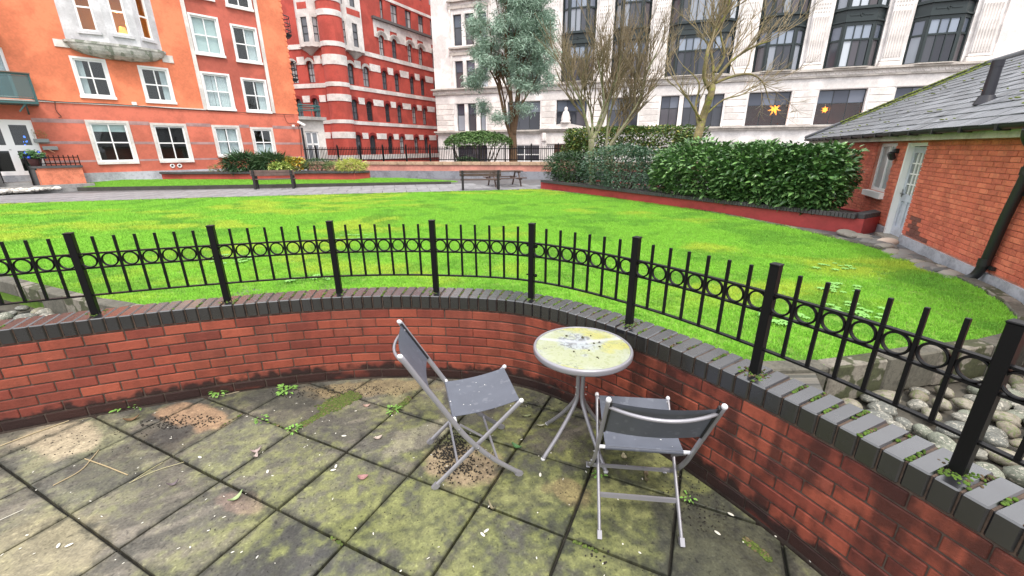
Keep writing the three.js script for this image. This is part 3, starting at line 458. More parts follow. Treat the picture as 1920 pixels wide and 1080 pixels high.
  // things on the window ledge inside: books and a pale bag
  // garden door, two white leaves with glass above and below
  const dg = grp('door', B, lbM.clone().multiply(T(door.x0, door.y0, -0.1))); const dw = door.x1 - door.x0, dh = door.y1 - door.y0; const df = [bx(0, 0.08, 0, dh, -0.05, 0.05), bx(dw - 0.08, dw, 0, dh, -0.05, 0.05), bx(0.08, dw - 0.08, dh - 0.08, dh, -0.05, 0.05)];
  for (const k of [0, 1]) { const a = 0.08 + k * (dw - 0.16) / 2, b = a + (dw - 0.16) / 2; df.push(bx(a, a + 0.13, 0, dh - 0.08, -0.035, 0.03), bx(b - 0.13, b, 0, dh - 0.08, -0.035, 0.03), bx(a + 0.13, b - 0.13, 0, 0.25, -0.035, 0.03), bx(a + 0.13, b - 0.13, dh * 0.46, dh * 0.56, -0.035, 0.03), bx(a + 0.13, b - 0.13, dh - 0.22, dh - 0.08, -0.035, 0.03)); for (const [y0, y1] of [[0.25, dh * 0.46], [dh * 0.56, dh - 0.22]]) mesh('pane', bx(a + 0.13, b - 0.13, y0, y1, -0.004, 0.004), M.glass, dg); }
  mesh('frame', df, M.upvc, dg); mesh('handle', bx(dw / 2 - 0.1, dw / 2 - 0.03, dh * 0.47, dh * 0.49, 0.03, 0.06), std(0.5, 0.5, 0.5, 0.3, 1), dg); mesh('room', [bx(-0.3, dw + 0.3, -0.1, dh + 0.2, -1.6, -1.58), bx(-0.32, -0.3, -0.1, dh + 0.2, -1.58, -0.22), bx(dw + 0.3, dw + 0.32, -0.1, dh + 0.2, -1.58, -0.22), bx(-0.3, dw + 0.3, dh + 0.2, dh + 0.22, -1.58, -0.22), bx(-0.3, dw + 0.3, -0.12, -0.1, -1.58, -0.22)], M.room, dg);
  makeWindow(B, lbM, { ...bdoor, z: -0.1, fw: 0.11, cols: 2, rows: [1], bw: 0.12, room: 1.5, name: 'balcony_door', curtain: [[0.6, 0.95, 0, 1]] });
  // green balcony
  const gm = std(0.035, 0.10, 0.10, 0.5), bal = grp('balcony', B, lbM); const b0 = -9, b1 = LX(-2.1), by = LY(3.42); mesh('deck', bx(b0, b1, by, by + 0.09, 0.01, 1.25), gm, bal); const rl = [bx(b0, b1, by + 1.13, by + 1.2, 1.18, 1.25), bx(b1 - 0.07, b1, by + 1.13, by + 1.2, 0.02, 1.18), bx(b0, b1, by + 0.2, by + 0.25, 1.2, 1.24), bx(b1 - 0.06, b1, by + 0.09, by + 1.13, 1.19, 1.25), bx(b1 - 1.3, b1 - 1.24, by + 0.09, by + 1.13, 1.19, 1.25), bx(b1 - 0.06, b1, by + 0.09, by + 1.13, 0.02, 0.08)]; for (let x = b1 - 1.5; x > b0; x -= 1.25) rl.push(bx(x - 0.03, x + 0.03, by + 0.09, by + 1.13, 1.19, 1.25)); mesh('rail', rl, gm, bal);
  const br = []; for (const x of [b1 - 0.4, b1 - 1.6]) br.push(bar(V(x, by - 0.35, 0.02), V(x, by, 1.1), 0.06, 0.06), bar(V(x - 0.25, by - 0.32, 1.1), V(x, by, 1.2), 0.04, 0.05)); mesh('bracket', br, gm, bal); mesh('glass_panel', [bx(b0, b1 - 0.07, by + 0.26, by + 1.12, 1.21, 1.22)], phys(0.3, 0.45, 0.46, 0.1, { transmission: 0.85, thickness: 0 }), bal); mesh('coping_board', bx(b0, b1 + 0.02, by + 1.2, by + 1.24, 1.12, 1.3), std(0.16, 0.11, 0.08, 0.7), bal);
  // upper balcony of the floor above
  const b2 = grp('balcony', B, lbM), y2 = LY(6.15), x2 = LX(-2.62); mesh('deck', bx(-9, x2, y2, y2 + 0.1, 0.01, 1.25), gm, b2); mesh('rail', [bx(-9, x2, y2 + 1.1, y2 + 1.17, 1.18, 1.25), bx(x2 - 0.06, x2, y2 + 0.1, y2 + 1.1, 1.19, 1.25)], gm, b2); mesh('glass_panel', bx(-9, x2 - 0.07, y2 + 0.12, y2 + 1.09, 1.21, 1.22), phys(0.3, 0.4, 0.42, 0.1, { transmission: 0.6, thickness: 0 }), b2);
  // oriel: bowed white bay on a carved corbel
  const orl = grp('oriel', B, lbM); const plan = [[-0.75, 0], [0.5, 0.46], [1.5, 0.46], [2.28, 0]].map(p => [LX(p[0]), p[1] * K]); const white = surf([0.62, 0.62, 0.64], [0.56, 0.56, 0.58], { size: 3, fine: 0.06 }); const oy = LY(5.88), wy0 = LY(6.3), wy1 = LY(8.0);
  for (let k = 0; k < 3; k++) {
    const a = plan[k], b = plan[k + 1], L = Math.hypot(b[0] - a[0], b[1] - a[1]); const m = frameM([a[0], a[1]], [(b[0] - a[0]) / L, (b[1] - a[1]) / L]); const ww = [0.62, 0.56, 0.5][k], c = L * [0.6, 0.5, 0.45][k]; const h = { x0: c - ww / 2, x1: c + ww / 2, y0: wy0, y1: wy1 };
    mesh('bay_wall', wall(0, L, oy, H - 0.5, [h], 0.16), white, orl, m);
    const fr = [bx(h.x0, h.x0 + 0.07, wy0, wy1, -0.1, -0.02), bx(h.x1 - 0.07, h.x1, wy0, wy1, -0.1, -0.02), bx(h.x0 + 0.07, h.x1 - 0.07, wy0, wy0 + 0.07, -0.1, -0.02), bx(h.x0 + 0.07, h.x1 - 0.07, wy1 - 0.07, wy1, -0.1, -0.02), bx(h.x0 + 0.07, h.x1 - 0.07, wy0 + 0.95, wy0 + 1.02, -0.1, -0.02)]; mesh('window_frame', fr, M.upvc, orl, m); mesh('pane', bx(h.x0 + 0.07, h.x1 - 0.07, wy0 + 0.07, wy0 + 0.95, -0.064, -0.056), M.glass, orl, m); mesh('pane', bx(h.x0 + 0.07, h.x1 - 0.07, wy0 + 1.02, wy1 - 0.07, -0.064, -0.056), M.glass, orl, m); mesh('sill', bx(h.x0 - 0.12, h.x1 + 0.12, wy0 - 0.13, wy0 - 0.005, -0.02, 0.09), white, orl, m);
  }
  { const lv = [[1.07, oy + 0.04], [1.07, oy - 0.06], [1.03, oy - 0.1], [1.0, oy - 0.2], [0.93, oy - 0.32], [0.78, oy - 0.45], [0.5, oy - 0.55], [0.2, oy - 0.6]], cx = (plan[0][0] + plan[3][0]) / 2, hw = (plan[3][0] - plan[0][0]) / 2; const n = 26, pos = []; const q = (l, i) => { const a = Math.PI * (1 - i / n); return [cx + Math.cos(a) * hw * lv[l][0], lv[l][1], Math.pow(Math.sin(a), 0.75) * 0.64 * lv[l][0] + 0.004]; };
    for (let l = 0; l < lv.length - 1; l++) for (let i = 0; i < n; i++) { const a = q(l, i), b = q(l, i + 1), c = q(l + 1, i + 1), e = q(l + 1, i); pos.push(...a, ...c, ...b, ...a, ...e, ...c); } for (let i = 0; i < n; i++) pos.push(...[cx, lv[0][1], 0.004], ...q(0, i), ...q(0, i + 1));
    const g = new THREE.BufferGeometry(); g.setAttribute('position', new THREE.Float32BufferAttribute(pos, 3)); g.computeVertexNormals(); mesh('corbel', g, surf([0.55, 0.54, 0.50], [0.36, 0.36, 0.33], { size: 1.5, fine: 0.2, C: [0.25, 0.27, 0.22], cAmt: 0.56 }), orl); }
  mesh('flank_band', [bx(LX(-1.13), LX(-0.7), LY(5.64), LY(5.9), 0, 0.05), bx(LX(2.2), LX(2.6), LY(5.5), LY(5.8), 0, 0.05)], M.stone, orl);
  mesh('floor', bx(LX(-0.6), LX(2.15), oy + 0.05, oy + 0.08, -1.8, 0.3), M.room, orl);
  const warm = std(0.5, 0.33, 0.14, 0.9); mesh('room', [bx(LX(-0.6), LX(2.15), oy + 0.1, LY(8.7), -1.82, -1.8), bx(LX(-0.62), LX(-0.6), oy + 0.1, LY(8.7), -1.8, -0.31), bx(LX(2.15), LX(2.17), oy + 0.1, LY(8.7), -1.8, -0.31), bx(LX(-0.6), LX(2.15), LY(8.7), LY(8.72), -1.8, 0.35)], warm, orl);
  // services on the wall
  mesh('cable', [tube([V(-2.6, yC + 0.06, 0.06), V(-1.9, yC + 0.02, 0.06), V(0.3, yC + 0.03, 0.06), V(2.4, yC - 0.03, 0.06), V(X1 - 0.3, yC - 0.05, 0.06)], 0.014, 6), tube([V(-1.9, yC, 0.06), V(-1.95, yC - 0.4, 0.06), V(-1.85, LY(3.05), 0.06), V(-1.95, LY(3.02), 0.06)], 0.013, 6), tube([V(X1 - 0.9, yC - 0.05, 0.05), V(X1 - 0.75, LY(3.15), 0.05), V(X1 - 0.2, LY(3.1), 0.05), V(X1 - 0.2, 1.2, 0.05)], 0.012, 6)], std(0.02, 0.02, 0.02, 0.6), B, lbM);
  mesh('alarm_box', cbox(0.2, 0.16, 0.1, 0.02).translate(0.95, yC + 0.1, 0.06), M.white, B, lbM);
  for (const x of [1.87, 2.19]) { const v = mesh('vent', new THREE.TorusGeometry(0.085, 0.03, 8, 20).translate(x, LY(1.055), 0.03), M.white, B, lbM); mesh('vent_mouth', new THREE.CylinderGeometry(0.06, 0.06, 0.03, 16).rotateX(Math.PI / 2).translate(x, LY(1.055), 0.015), std(0.05, 0.045, 0.04), v); }
  mesh('downpipe', [cyl(0.06, 0.06, 3.3, X1 + 0.08, 1.45, 0.06, 10)], std(0.015, 0.015, 0.018, 0.4), B, lbM);
  const cam = grp('security_camera', B, lbM.clone().multiply(T(9.1, 3.35, 0.25))); mesh('housing', cbox(0.14, 0.14, 0.5, 0.02).rotateX(0.5).rotateY(0.9), M.white, cam); mesh('bracket', [bar(V(0, 0, 0), V(-0.05, -0.15, -0.25), 0.05, 0.05)], std(0.05, 0.05, 0.05), cam); mesh('lamp_box', cbox(0.16, 0.12, 0.12, 0.02).translate(-0.5, -0.15, -0.1), M.white, cam);
  // white rendered wing round the corner with its balcony, and two curved balconies above
  const wg = grp('side_wing', B, lbM); mesh('wing_wall', wall(X1 + 0.15, X1 + 1.75, -0.4, 3.62, [{ x0: X1 + 0.42, x1: X1 + 1.3, y0: 0.9, y1: 2.9 }], 0.3, -0.35), M.stone, wg); mesh('balcony_slab', bx(X1 + 0.0, X1 + 1.85, 3.62, 3.82, -1.6, 0.0), surf([0.3, 0.29, 0.28], [0.4, 0.38, 0.36]), wg); mesh('wing_rear', bx(X1 + 0.15, X1 + 1.75, -0.4, 3.6, -4, -3.8), M.stone, wg);
  { const x0 = X1 + 0.42, f = [bx(x0, x0 + 0.09, 0.9, 2.9, -0.5, -0.42), bx(x0 + 0.79, x0 + 0.88, 0.9, 2.9, -0.5, -0.42), bx(x0 + 0.39, x0 + 0.49, 0.9, 2.9, -0.5, -0.42), bx(x0 + 0.09, x0 + 0.79, 2.8, 2.9, -0.5, -0.42), bx(x0 + 0.09, x0 + 0.79, 2.02, 2.14, -0.5, -0.42)]; mesh('window_frame', f, M.upvc, wg); mesh('pane', bx(x0 + 0.09, x0 + 0.79, 0.92, 2.8, -0.47, -0.46), phys(0.25, 0.27, 0.3, 0.08), wg); }
  const teal = std(0.02, 0.13, 0.13, 0.4), dk = std(0.02, 0.035, 0.04, 0.4); const hoop = (cx, y, rx, rz, r0) => { const p = []; for (let i = 0; i <= 14; i++) { const a = -Math.PI * 0.5 + Math.PI * i / 14; p.push(V(cx + Math.cos(a) * rx, y, -0.75 + Math.sin(a) * rz)); } return tube(p, r0, 6, 2); };
  mesh('balcony_rail', [hoop(X1 + 0.1, 4.52, 1.72, 0.75, 0.04), hoop(X1 + 0.1, 4.28, 1.7, 0.74, 0.035), ...[0, 4, 7, 10, 14].map(i => { const a = -Math.PI * 0.5 + Math.PI * i / 14; return cyl(0.025, 0.025, 0.75, X1 + 0.1 + Math.cos(a) * 1.7, 4.15, -0.75 + Math.sin(a) * 0.74, 6); })], teal, wg);
  for (const y of [8.5, 6.0]) { const bg = grp('curved_balcony', B, lbM); mesh('deck', new THREE.CylinderGeometry(0.65, 0.5, 0.16, 20, 1, false, 0, Math.PI).translate(X1, y, -0.75), dk, bg); const rails = [0.3, 0.65, 1.05].map(d => hoop(X1 + 0.0, y + d, 0.62, 0.62, 0.028)); for (let i = 0; i <= 14; i += 2) { const a = -Math.PI * 0.5 + Math.PI * i / 14; rails.push(cyl(0.012, 0.012, 1.0, X1 + Math.cos(a) * 0.62, y + 0.55, -0.75 + Math.sin(a) * 0.62, 5)); } mesh('rail', rails, dk, bg); }
  for (const y of [6.2, 8.7, 11.2]) mesh('side_door', bx(X1 + 0.001, X1 + 0.03, y, y + 2, -1.3, -0.4), M.upvc, B, lbM);
}
{ // bedside lamp glowing behind the oriel windows
  const p = V(1.35, 8.0 - 0.55, -0.5).applyMatrix4(lbM); const l = thing('table_lamp', 'glowing warm lamp behind the oriel window of the orange building', 'lamp', [p.x, p.y, p.z]);
  mesh('lamp_shade', new THREE.CylinderGeometry(0.12, 0.2, 0.3, 16, 1, true), std(1, 0.7, 0.3, 0.8, 0, { emissive: new THREE.Color(1, 0.5, 0.12), emissiveIntensity: 0.5 }), l); mesh('stem', [cyl(0.03, 0.03, 0.85, 0, -0.55, 0), cyl(0.14, 0.16, 0.05, 0, -0.97, 0)], std(0.3, 0.2, 0.1), l); mesh('lamp_table', [bx(-0.3, 0.3, -1.03, -0.995, -0.25, 0.25), bx(-0.27, -0.22, -1.45, -1.03, -0.2, 0.2), bx(0.22, 0.27, -1.45, -1.03, -0.2, 0.2)], std(0.15, 0.08, 0.04), l);
  const pl = new THREE.PointLight(0xffa850, 2.2); pl.position.set(0, 0.28, 0.1); pl.castShadow = true; l.add(pl);
}
// ───────────────────────── red brick warehouse ─────────────────────────
{
  const B = thing('brick_warehouse', 'tall red brick warehouse striped with white stone bands and arched windows', 'building');
  const rM = frameM([-16.116, -42], [0.46947, -0.88295]), lM = frameM([-16.116, -42], [0.9703, 0.24192]);
  const red = surf([0.47, 0.082, 0.06], [0.40, 0.066, 0.05], { size: 5, fine: 0.1 }), wht = surf([0.74, 0.72, 0.70], [0.62, 0.6, 0.58], { size: 3, fine: 0.08 }), arcM = std(0.22, 0.022, 0.02, 0.8), gry = surf([0.40, 0.38, 0.36], [0.5, 0.48, 0.46], { size: 1 }), fM = std(0.02, 0.028, 0.035, 0.5);
  const pn = [phys(0.05, 0.055, 0.065, 0.06), phys(0.09, 0.10, 0.12, 0.08), phys(0.03, 0.032, 0.038, 0.05)], pl = [phys(0.45, 0.47, 0.48, 0.15), phys(0.12, 0.13, 0.15, 0.08), phys(0.3, 0.31, 0.33, 0.12)];
  const colsR = [[1.6, 2.42], [3.53, 4.35], [6.12, 6.82], [7.95, 8.66], [10.37, 11.07], [12.2, 12.9], [14.65, 15.35]], colsL = [[-0.95, -0.2], [-2.67, -1.98], [-4.5, -3.8], [-6.4, -5.7]]; const rows = [[1.22, 3.08], [4.44, 6.28], [7.58, 9.38], [10.76, 12.55]];
  const hR = [], hL = []; rows.forEach((y, k) => { for (const c of colsR) if (k < 3 || c[0] > 5) hR.push({ x0: c[0], x1: c[1], y0: y[0], y1: y[1], arch: 0.3 }); for (const c of colsL) if (k < 3) hL.push({ x0: c[0], x1: c[1], y0: y[0], y1: y[1], arch: 0.3 }); });
  const sqR = [[8.2, 9.2], [10.37, 11.35], [12.5, 13.4], [14.6, 15.5], [6.7, 7.15]].flatMap(c => [[14.05, 15.72], [17.2, 18.9]].map(y => ({ x0: c[0], x1: c[1], y0: y[0], y1: y[1] })));
  mesh('wall', wall(0, 24, -0.4, 21, [...hR, ...sqR], 0.4), red, B, rM); mesh('wall', wall(-12, 0, -0.4, 21, hL, 0.4), red, B, lM); mesh('rear_wall', [bx(-12, -11.7, -0.4, 21, -12, -0.41)], red, B, lM);
  mesh('roof', plate([[-27, -45], [-16.1, -42.1], [-5, -63], [-20, -66]], 21, 21.3), fM, B);
  let sd = 1; for (const [hs, m, flag] of [[hR, rM, 1], [hL, lM, 0]]) for (const h of hs) { const k = rows.findIndex(y => y[0] === h.y0); makeWindow(B, m, { ...h, z: -0.16, cols: 2, rows: [0.36, 0.34, 0.3], fw: 0.06, bw: 0.045, fm: fM, pm: (k === 0 || k === 1) && h.x0 < 7 ? pn : pl, seed: sd++ });
    if (k < 3) { const s = new THREE.Shape(); const hw = (h.x1 - h.x0) / 2 + 0.16, cx = (h.x0 + h.x1) / 2, sp = h.y1 - 0.3; for (let i = 0; i <= 12; i++) { const a = i / 12 * Math.PI; s[i ? 'lineTo' : 'moveTo'](cx + hw * Math.cos(a), sp + 0.56 * Math.sin(a)); } for (let i = 12; i >= 0; i--) { const a = i / 12 * Math.PI; s.lineTo(cx + (hw - 0.16) * Math.cos(a), sp + 0.3 * Math.sin(a)); } const gm = !flag && k === 2 || (flag && k === 2 && h.x0 < 5) ? gry : arcM; mesh('arch', new THREE.ExtrudeGeometry(s, { depth: 0.09, bevelEnabled: false }).translate(0, 0, gm === gry ? 0.06 : 0.003), gm, B, m); } }
  for (const h of hR.filter(h => h.y0 > 10)) { const cx = (h.x0 + h.x1) / 2, sp = h.y1 - 0.3, hw = (h.x1 - h.x0) / 2; for (const [e, z] of [[0.14, 0.04], [0.27, 0.08], [0.4, 0.12]]) { const s = new THREE.Shape(); for (let i = 0; i <= 12; i++) { const a = i / 12 * Math.PI; s[i ? 'lineTo' : 'moveTo'](cx + (hw + e) * Math.cos(a), sp + (0.3 + e) * Math.sin(a)); } for (let i = 12; i >= 0; i--) { const a = i / 12 * Math.PI; s.lineTo(cx + (hw + e - 0.12) * Math.cos(a), sp + (0.3 + e - 0.12) * Math.sin(a)); } mesh('arch', new THREE.ExtrudeGeometry(s, { depth: z + 0.02, bevelEnabled: false }).translate(0, 0, 0.055), gry, B, rM); } }
  sqR.forEach((h, i) => makeWindow(B, rM, { ...h, z: -0.16, cols: 2, rows: [0.55, 0.45], fw: 0.07, bw: 0.05, fm: fM, pm: pl, seed: 200 + i }));
  // white stone: sill bands, impost blocks between the arches
  const gapsOf = (cols, a, b) => { const q = [...cols].sort((u, v) => u[0] - v[0]), o = []; let x = a; for (const c of q) { if (c[0] - 0.17 > x) o.push([x, c[0] - 0.17]); x = c[1] + 0.17; } if (b > x) o.push([x, b]); return o; };
  for (const [m, c, a, b] of [[rM, colsR, 1.3, 24], [lM, colsL, -12, -0.02]]) {
    for (const y of [[0.72, 1.19], [4.02, 4.34], [7.14, 7.5], [10.36, 10.74]]) mesh('sill_band', bx(a, b, y[0], y[1], 0, 0.07), wht, B, m);
    for (const y of [[2.72, 3.28], [5.92, 6.5], [9.1, 9.74]]) for (const g of gapsOf(c, a, b)) mesh('impost_block', bx(g[0], g[1], y[0], y[1], 0, 0.045), wht, B, m);
  }
  for (const g of gapsOf(colsR.slice(2), 5.55, 24)) mesh('impost_block', bx(g[0], g[1], 12.3, 13.2, 0, 0.05), wht, B, rM);
  { const s = new THREE.Shape([new THREE.Vector2(5.55, 13.2), new THREE.Vector2(24, 13.2), new THREE.Vector2(24, 13.8), new THREE.Vector2(5.55, 13.8)]); mesh('frieze', new THREE.ExtrudeGeometry(s, { depth: 0.05, bevelEnabled: false }), wht, B, rM); }
  mesh('cornice', bx(5.4, 24, 13.8, 14.02, 0, 0.3), std(0.12, 0.11, 0.11, 0.8), B, rM); for (const y of [[15.84, 16.1], [19.1, 19.4]]) mesh('sill_band', bx(5.4, 24, y[0], y[1], 0, 0.06), wht, B, rM);
  // rounded corner pier
  const cx = 0.42, cz = -0.52, pr = 1.02, pc = V(-16.116 + 0.14, 0, -42 - 0.32); const pier = (y0, y1, r0) => new THREE.CylinderGeometry(r0, r0, y1 - y0, 28).translate(pc.x, (y0 + y1) / 2, pc.z);
  mesh('corner_pier', pier(-0.4, 21, pr), red, B); for (const [a, b] of [[0.72, 1.19], [2.72, 3.28], [4.02, 4.34], [5.92, 6.5], [7.14, 7.5], [8.9, 9.7], [10.36, 10.74], [12.7, 13.15], [13.8, 14.05]]) mesh('pier_band', pier(a, b, pr + 0.05), wht, B);
  // white oriels over the corner
  for (const [m, x0, x1, cb] of [[lM, -3.1, -0.75, -1.7], [rM, 1.15, 4.1, 3.1]]) {
    const o = grp('white_oriel', B, m), pl3 = [[x0, 0], [x0 + 0.55, 0.55], [x1 - 0.55, 0.55], [x1, 0]]; for (let k = 0; k < 3; k++) { const a = pl3[k], b = pl3[k + 1], L = Math.hypot(b[0] - a[0], b[1] - a[1]), f = frameM([a[0], a[1]], [(b[0] - a[0]) / L, (b[1] - a[1]) / L]); const ww = k === 1 ? 0.62 : 0.4; const hs = [[10.78, 12.7], [14.0, 15.6]].map(y => ({ x0: L / 2 - ww / 2, x1: L / 2 + ww / 2, y0: y[0], y1: y[1] })); mesh('bay_wall', wall(0, L, 10.4, 20, hs, 0.2), wht, o, f); for (const h of hs) { mesh('window_frame', [bx(h.x0, h.x0 + 0.05, h.y0, h.y1, -0.14, -0.08), bx(h.x1 - 0.05, h.x1, h.y0, h.y1, -0.14, -0.08), bx(h.x0, h.x1, h.y0 + 0.62, h.y0 + 0.68, -0.13, -0.08), bx(h.x0, h.x1, h.y0 + 1.2, h.y0 + 1.26, -0.13, -0.08)], fM, o, f); mesh('pane', bx(h.x0 + 0.05, h.x1 - 0.05, h.y0, h.y1, -0.12, -0.11), pl[k], o, f); } }
    for (const y of [13.3, 16.2]) mesh('red_panel', bx(x0 + 0.7, x1 - 0.7, y, y + 0.5, 0.55, 0.562), red, o);
    const lth = new THREE.LatheGeometry([[0.02, 9.78], [0.2, 9.86], [0.42, 10.05], [0.75, 10.25], [0.8, 10.34], [1.05, 10.42]].map(p => new THREE.Vector2(...p)), 22); const P = lth.attributes.position; for (let i = 0; i < P.count; i++) { const a = Math.atan2(P.getZ(i), P.getX(i)), y = P.getY(i), k = 1 + 0.12 * Math.sin(a * 11) * Math.sin(y * 30); P.setX(i, P.getX(i) * k); P.setZ(i, P.getZ(i) * k * 0.62); } lth.computeVertexNormals(); lth.translate(cb - 0.3, 0, 0); mesh('carved_corbel', lth, gry, o);
  }
}
// ───────────────────────── white stone office building ─────────────────────────
const wM = frameM([0.0613, -44], [0.94943, 0.31399]);
{
  const B = thing('stone_office_building', 'pale stone office building with fluted pilasters and dark green bay windows', 'building');
  const st = surf([0.86, 0.82, 0.80], [0.78, 0.74, 0.72], { size: 5, fine: 0.1 }), st2 = surf([0.82, 0.775, 0.745], [0.70, 0.655, 0.62], { size: 2.5, fine: 0.12 }), weather = surf([0.62, 0.57, 0.52], [0.36, 0.33, 0.30], { size: 2, fine: 0.2 }), grn = std(0.022, 0.034, 0.036, 0.42), dkf = std(0.03, 0.035, 0.04, 0.5);
  const pd = [phys(0.035, 0.038, 0.05, 0.05), phys(0.055, 0.06, 0.075, 0.06), phys(0.09, 0.085, 0.1, 0.08)], pc = [phys(0.55, 0.6, 0.66, 0.2), phys(0.07, 0.075, 0.09, 0.06), phys(0.3, 0.33, 0.38, 0.12), phys(0.1, 0.09, 0.1, 0.06)], pt = [phys(0.10, 0.12, 0.16, 0.12), phys(0.16, 0.18, 0.23, 0.12), phys(0.07, 0.08, 0.11, 0.1)], pb = [phys(0.30, 0.35, 0.43, 0.1), phys(0.22, 0.26, 0.33, 0.1)];
  const bays = [[-0.6, 2.85], [4.75, 7.75], [9.25, 12.3], [13.8, 18.9], [20.5, 23.8], [25.4, 28.77], [30.4, 33.85]], tri = [[-5.9, -5.03], [-4.68, -3.77], [-3.36, -2.45]];
  const mez = [[-0.45, 2.85], [4.42, 7.28], [9.15, 11.88], [13.75, 18.74], [20.6, 23.65], [25.53, 28.7], [30.5, 33.7]];
  const holes = [...bays.map(b => ({ x0: b[0], x1: b[1], y0: 7.45, y1: 19 })), ...mez.map(b => ({ x0: b[0], x1: b[1], y0: 3.46, y1: 6.0 })), ...tri.flatMap(t => [[3.46, 6.02], [7.42, 9.88], [11.2, 13.82], [15, 17.5]].map(y => ({ x0: t[0], x1: t[1], y0: y[0], y1: y[1] }))), { x0: 0.4, x1: 2.84, y0: -0.2, y1: 2.08 }, { x0: -5.97, x1: -2.71, y0: -0.2, y1: 2.06 }, { x0: 4.3, x1: 6.6, y0: -0.38, y1: 2.1 }];
  mesh('wall', wall(-8.2, 46, -0.4, 21, holes, 0.5), st, B, wM); mesh('side_wall', bx(-8.2, -7.7, -0.4, 21, -12, -0.502), st, B, wM); mesh('rear_wall', [bx(-7.69, 46, -0.4, 21, -12, -11.6), bx(-7.69, 46, -0.4, 21, -2.6, -2.5)], st, B, wM); mesh('roof', bx(-8.5, 46, 21.002, 21.4, -12.3, 0.6), st, B, wM);
  // ledge, frieze, cornice with a carved wave
  mesh('ledge', [bx(-8.35, 46, 3.12, 3.3, 0, 0.22), bx(-8.45, 46, 3.3, 3.44, 0, 0.36)], weather, B, wM); mesh('cornice', [bx(-8.4, 46, 6.86, 7.0, 0, 0.2), bx(-8.5, 46, 7.3, 7.43, 0, 0.42)], weather, B, wM); mesh('cornice_frieze', bx(-8.4, 46, 7.0, 7.3, 0, 0.16), st2, B, wM);
  const wave = []; for (let x = -8; x < 36; x += 0.42) wave.push(new THREE.TorusGeometry(0.13, 0.035, 5, 10, Math.PI * 1.5).rotateZ((Math.round(x / 0.42) % 2) * Math.PI).translate(x, 7.15, 0.17)); mesh('carved_wave', wave, st2, B, wM).userData = { kind: 'stuff' };
  // rusticated courses between the mezzanine windows
  const piers = [[-8.2, -6.2], [-2.6, -0.6], [3.0, 4.27], [7.43, 9.0], [12.03, 13.6], [18.9, 20.45], [23.8, 25.38], [28.85, 30.35], [33.85, 40]];
  for (const p of piers) for (let k = 0; k < 5; k++) mesh('stone_block', cbox(p[1] - p[0], 0.475, 0.1, 0.025).translate((p[0] + p[1]) / 2, 3.47 + 0.255 + k * 0.508, 0.03), st2, B, wM);
  mesh('architrave', bx(-8.2, 46, 6.05, 6.84, 0, 0.055), st, B, wM);
  for (const p of [[-6.2, -6.05], [-2.72, -2.6], [-0.6, -0.46], [2.86, 3.0], [4.27, 4.41], [7.29, 7.43], [9.0, 9.14], [11.89, 12.03], [13.6, 13.74], [18.75, 18.9], [20.45, 20.59], [23.66, 23.8], [25.38, 25.52], [28.71, 28.85]]) mesh('jamb', bx(p[0], p[1], 3.45, 6.04, 0, 0.05), st, B, wM);
  // mezzanine windows
  let sd = 400; mez.forEach((m, i) => {
    const lit = i === 4 || i === 5; const n = i === 3 ? 3 : 1; for (let k = 0; k < n; k++) { const x0 = lerp(m[0], m[1], k / n) + (k ? 0.18 : 0), x1 = lerp(m[0], m[1], (k + 1) / n) - (k < n - 1 ? 0.18 : 0); makeWindow(B, wM, { x0, x1, y0: 3.46, y1: 6, z: -0.26, cols: n > 1 ? 2 : 3, rows: [0.62, 0.38], fw: 0.06, bw: 0.05, fm: dkf, pm: lit ? [M.glass] : pd, topPm: lit ? pt : pt, seed: sd++, room: lit ? 2.0 : 0, roomMat: lit ? std(0.16, 0.055, 0.05, 0.9) : null }); if (k) mesh('mullion', bx(x0 - 0.36, x0 - 0.001, 3.46, 6, -0.45, 0.02), st, B, wM); }
  });
  for (const t of tri) for (const y of [[3.46, 6.02], [7.42, 9.88], [11.2, 13.82], [15, 17.5]]) makeWindow(B, wM, { x0: t[0], x1: t[1], y0: y[0], y1: y[1], z: -0.25, cols: 1, rows: [0.6, 0.4], fw: 0.06, bw: 0.06, fm: dkf, pm: pc, topPm: pt, seed: sd++ });
  for (const [y, h] of [[10.35, 0.3], [10.9, 0.14], [14.25, 0.3], [14.8, 0.14]]) mesh('window_ledge', bx(-6.4, -2.0, y, y + h, 0, h > 0.2 ? 0.1 : 0.28), weather, B, wM);
  mesh('window_border', [bx(-6.3, -6.1, 7.43, 18, 0, 0.09), bx(-2.25, -2.05, 7.43, 18, 0, 0.09)], st2, B, wM);
  makeWindow(B, wM, { x0: 0.4, x1: 2.84, y0: -0.2, y1: 2.08, z: -0.2, cols: 3, rows: [0.3, 0.3, 0.4], fw: 0.1, bw: 0.09, pm: pd, seed: 1 }); makeWindow(B, wM, { x0: -5.97, x1: -2.71, y0: -0.2, y1: 2.06, z: -0.2, cols: 4, rows: [0.6, 0.4], fw: 0.08, bw: 0.08, fm: dkf, pm: pd, seed: 2 });
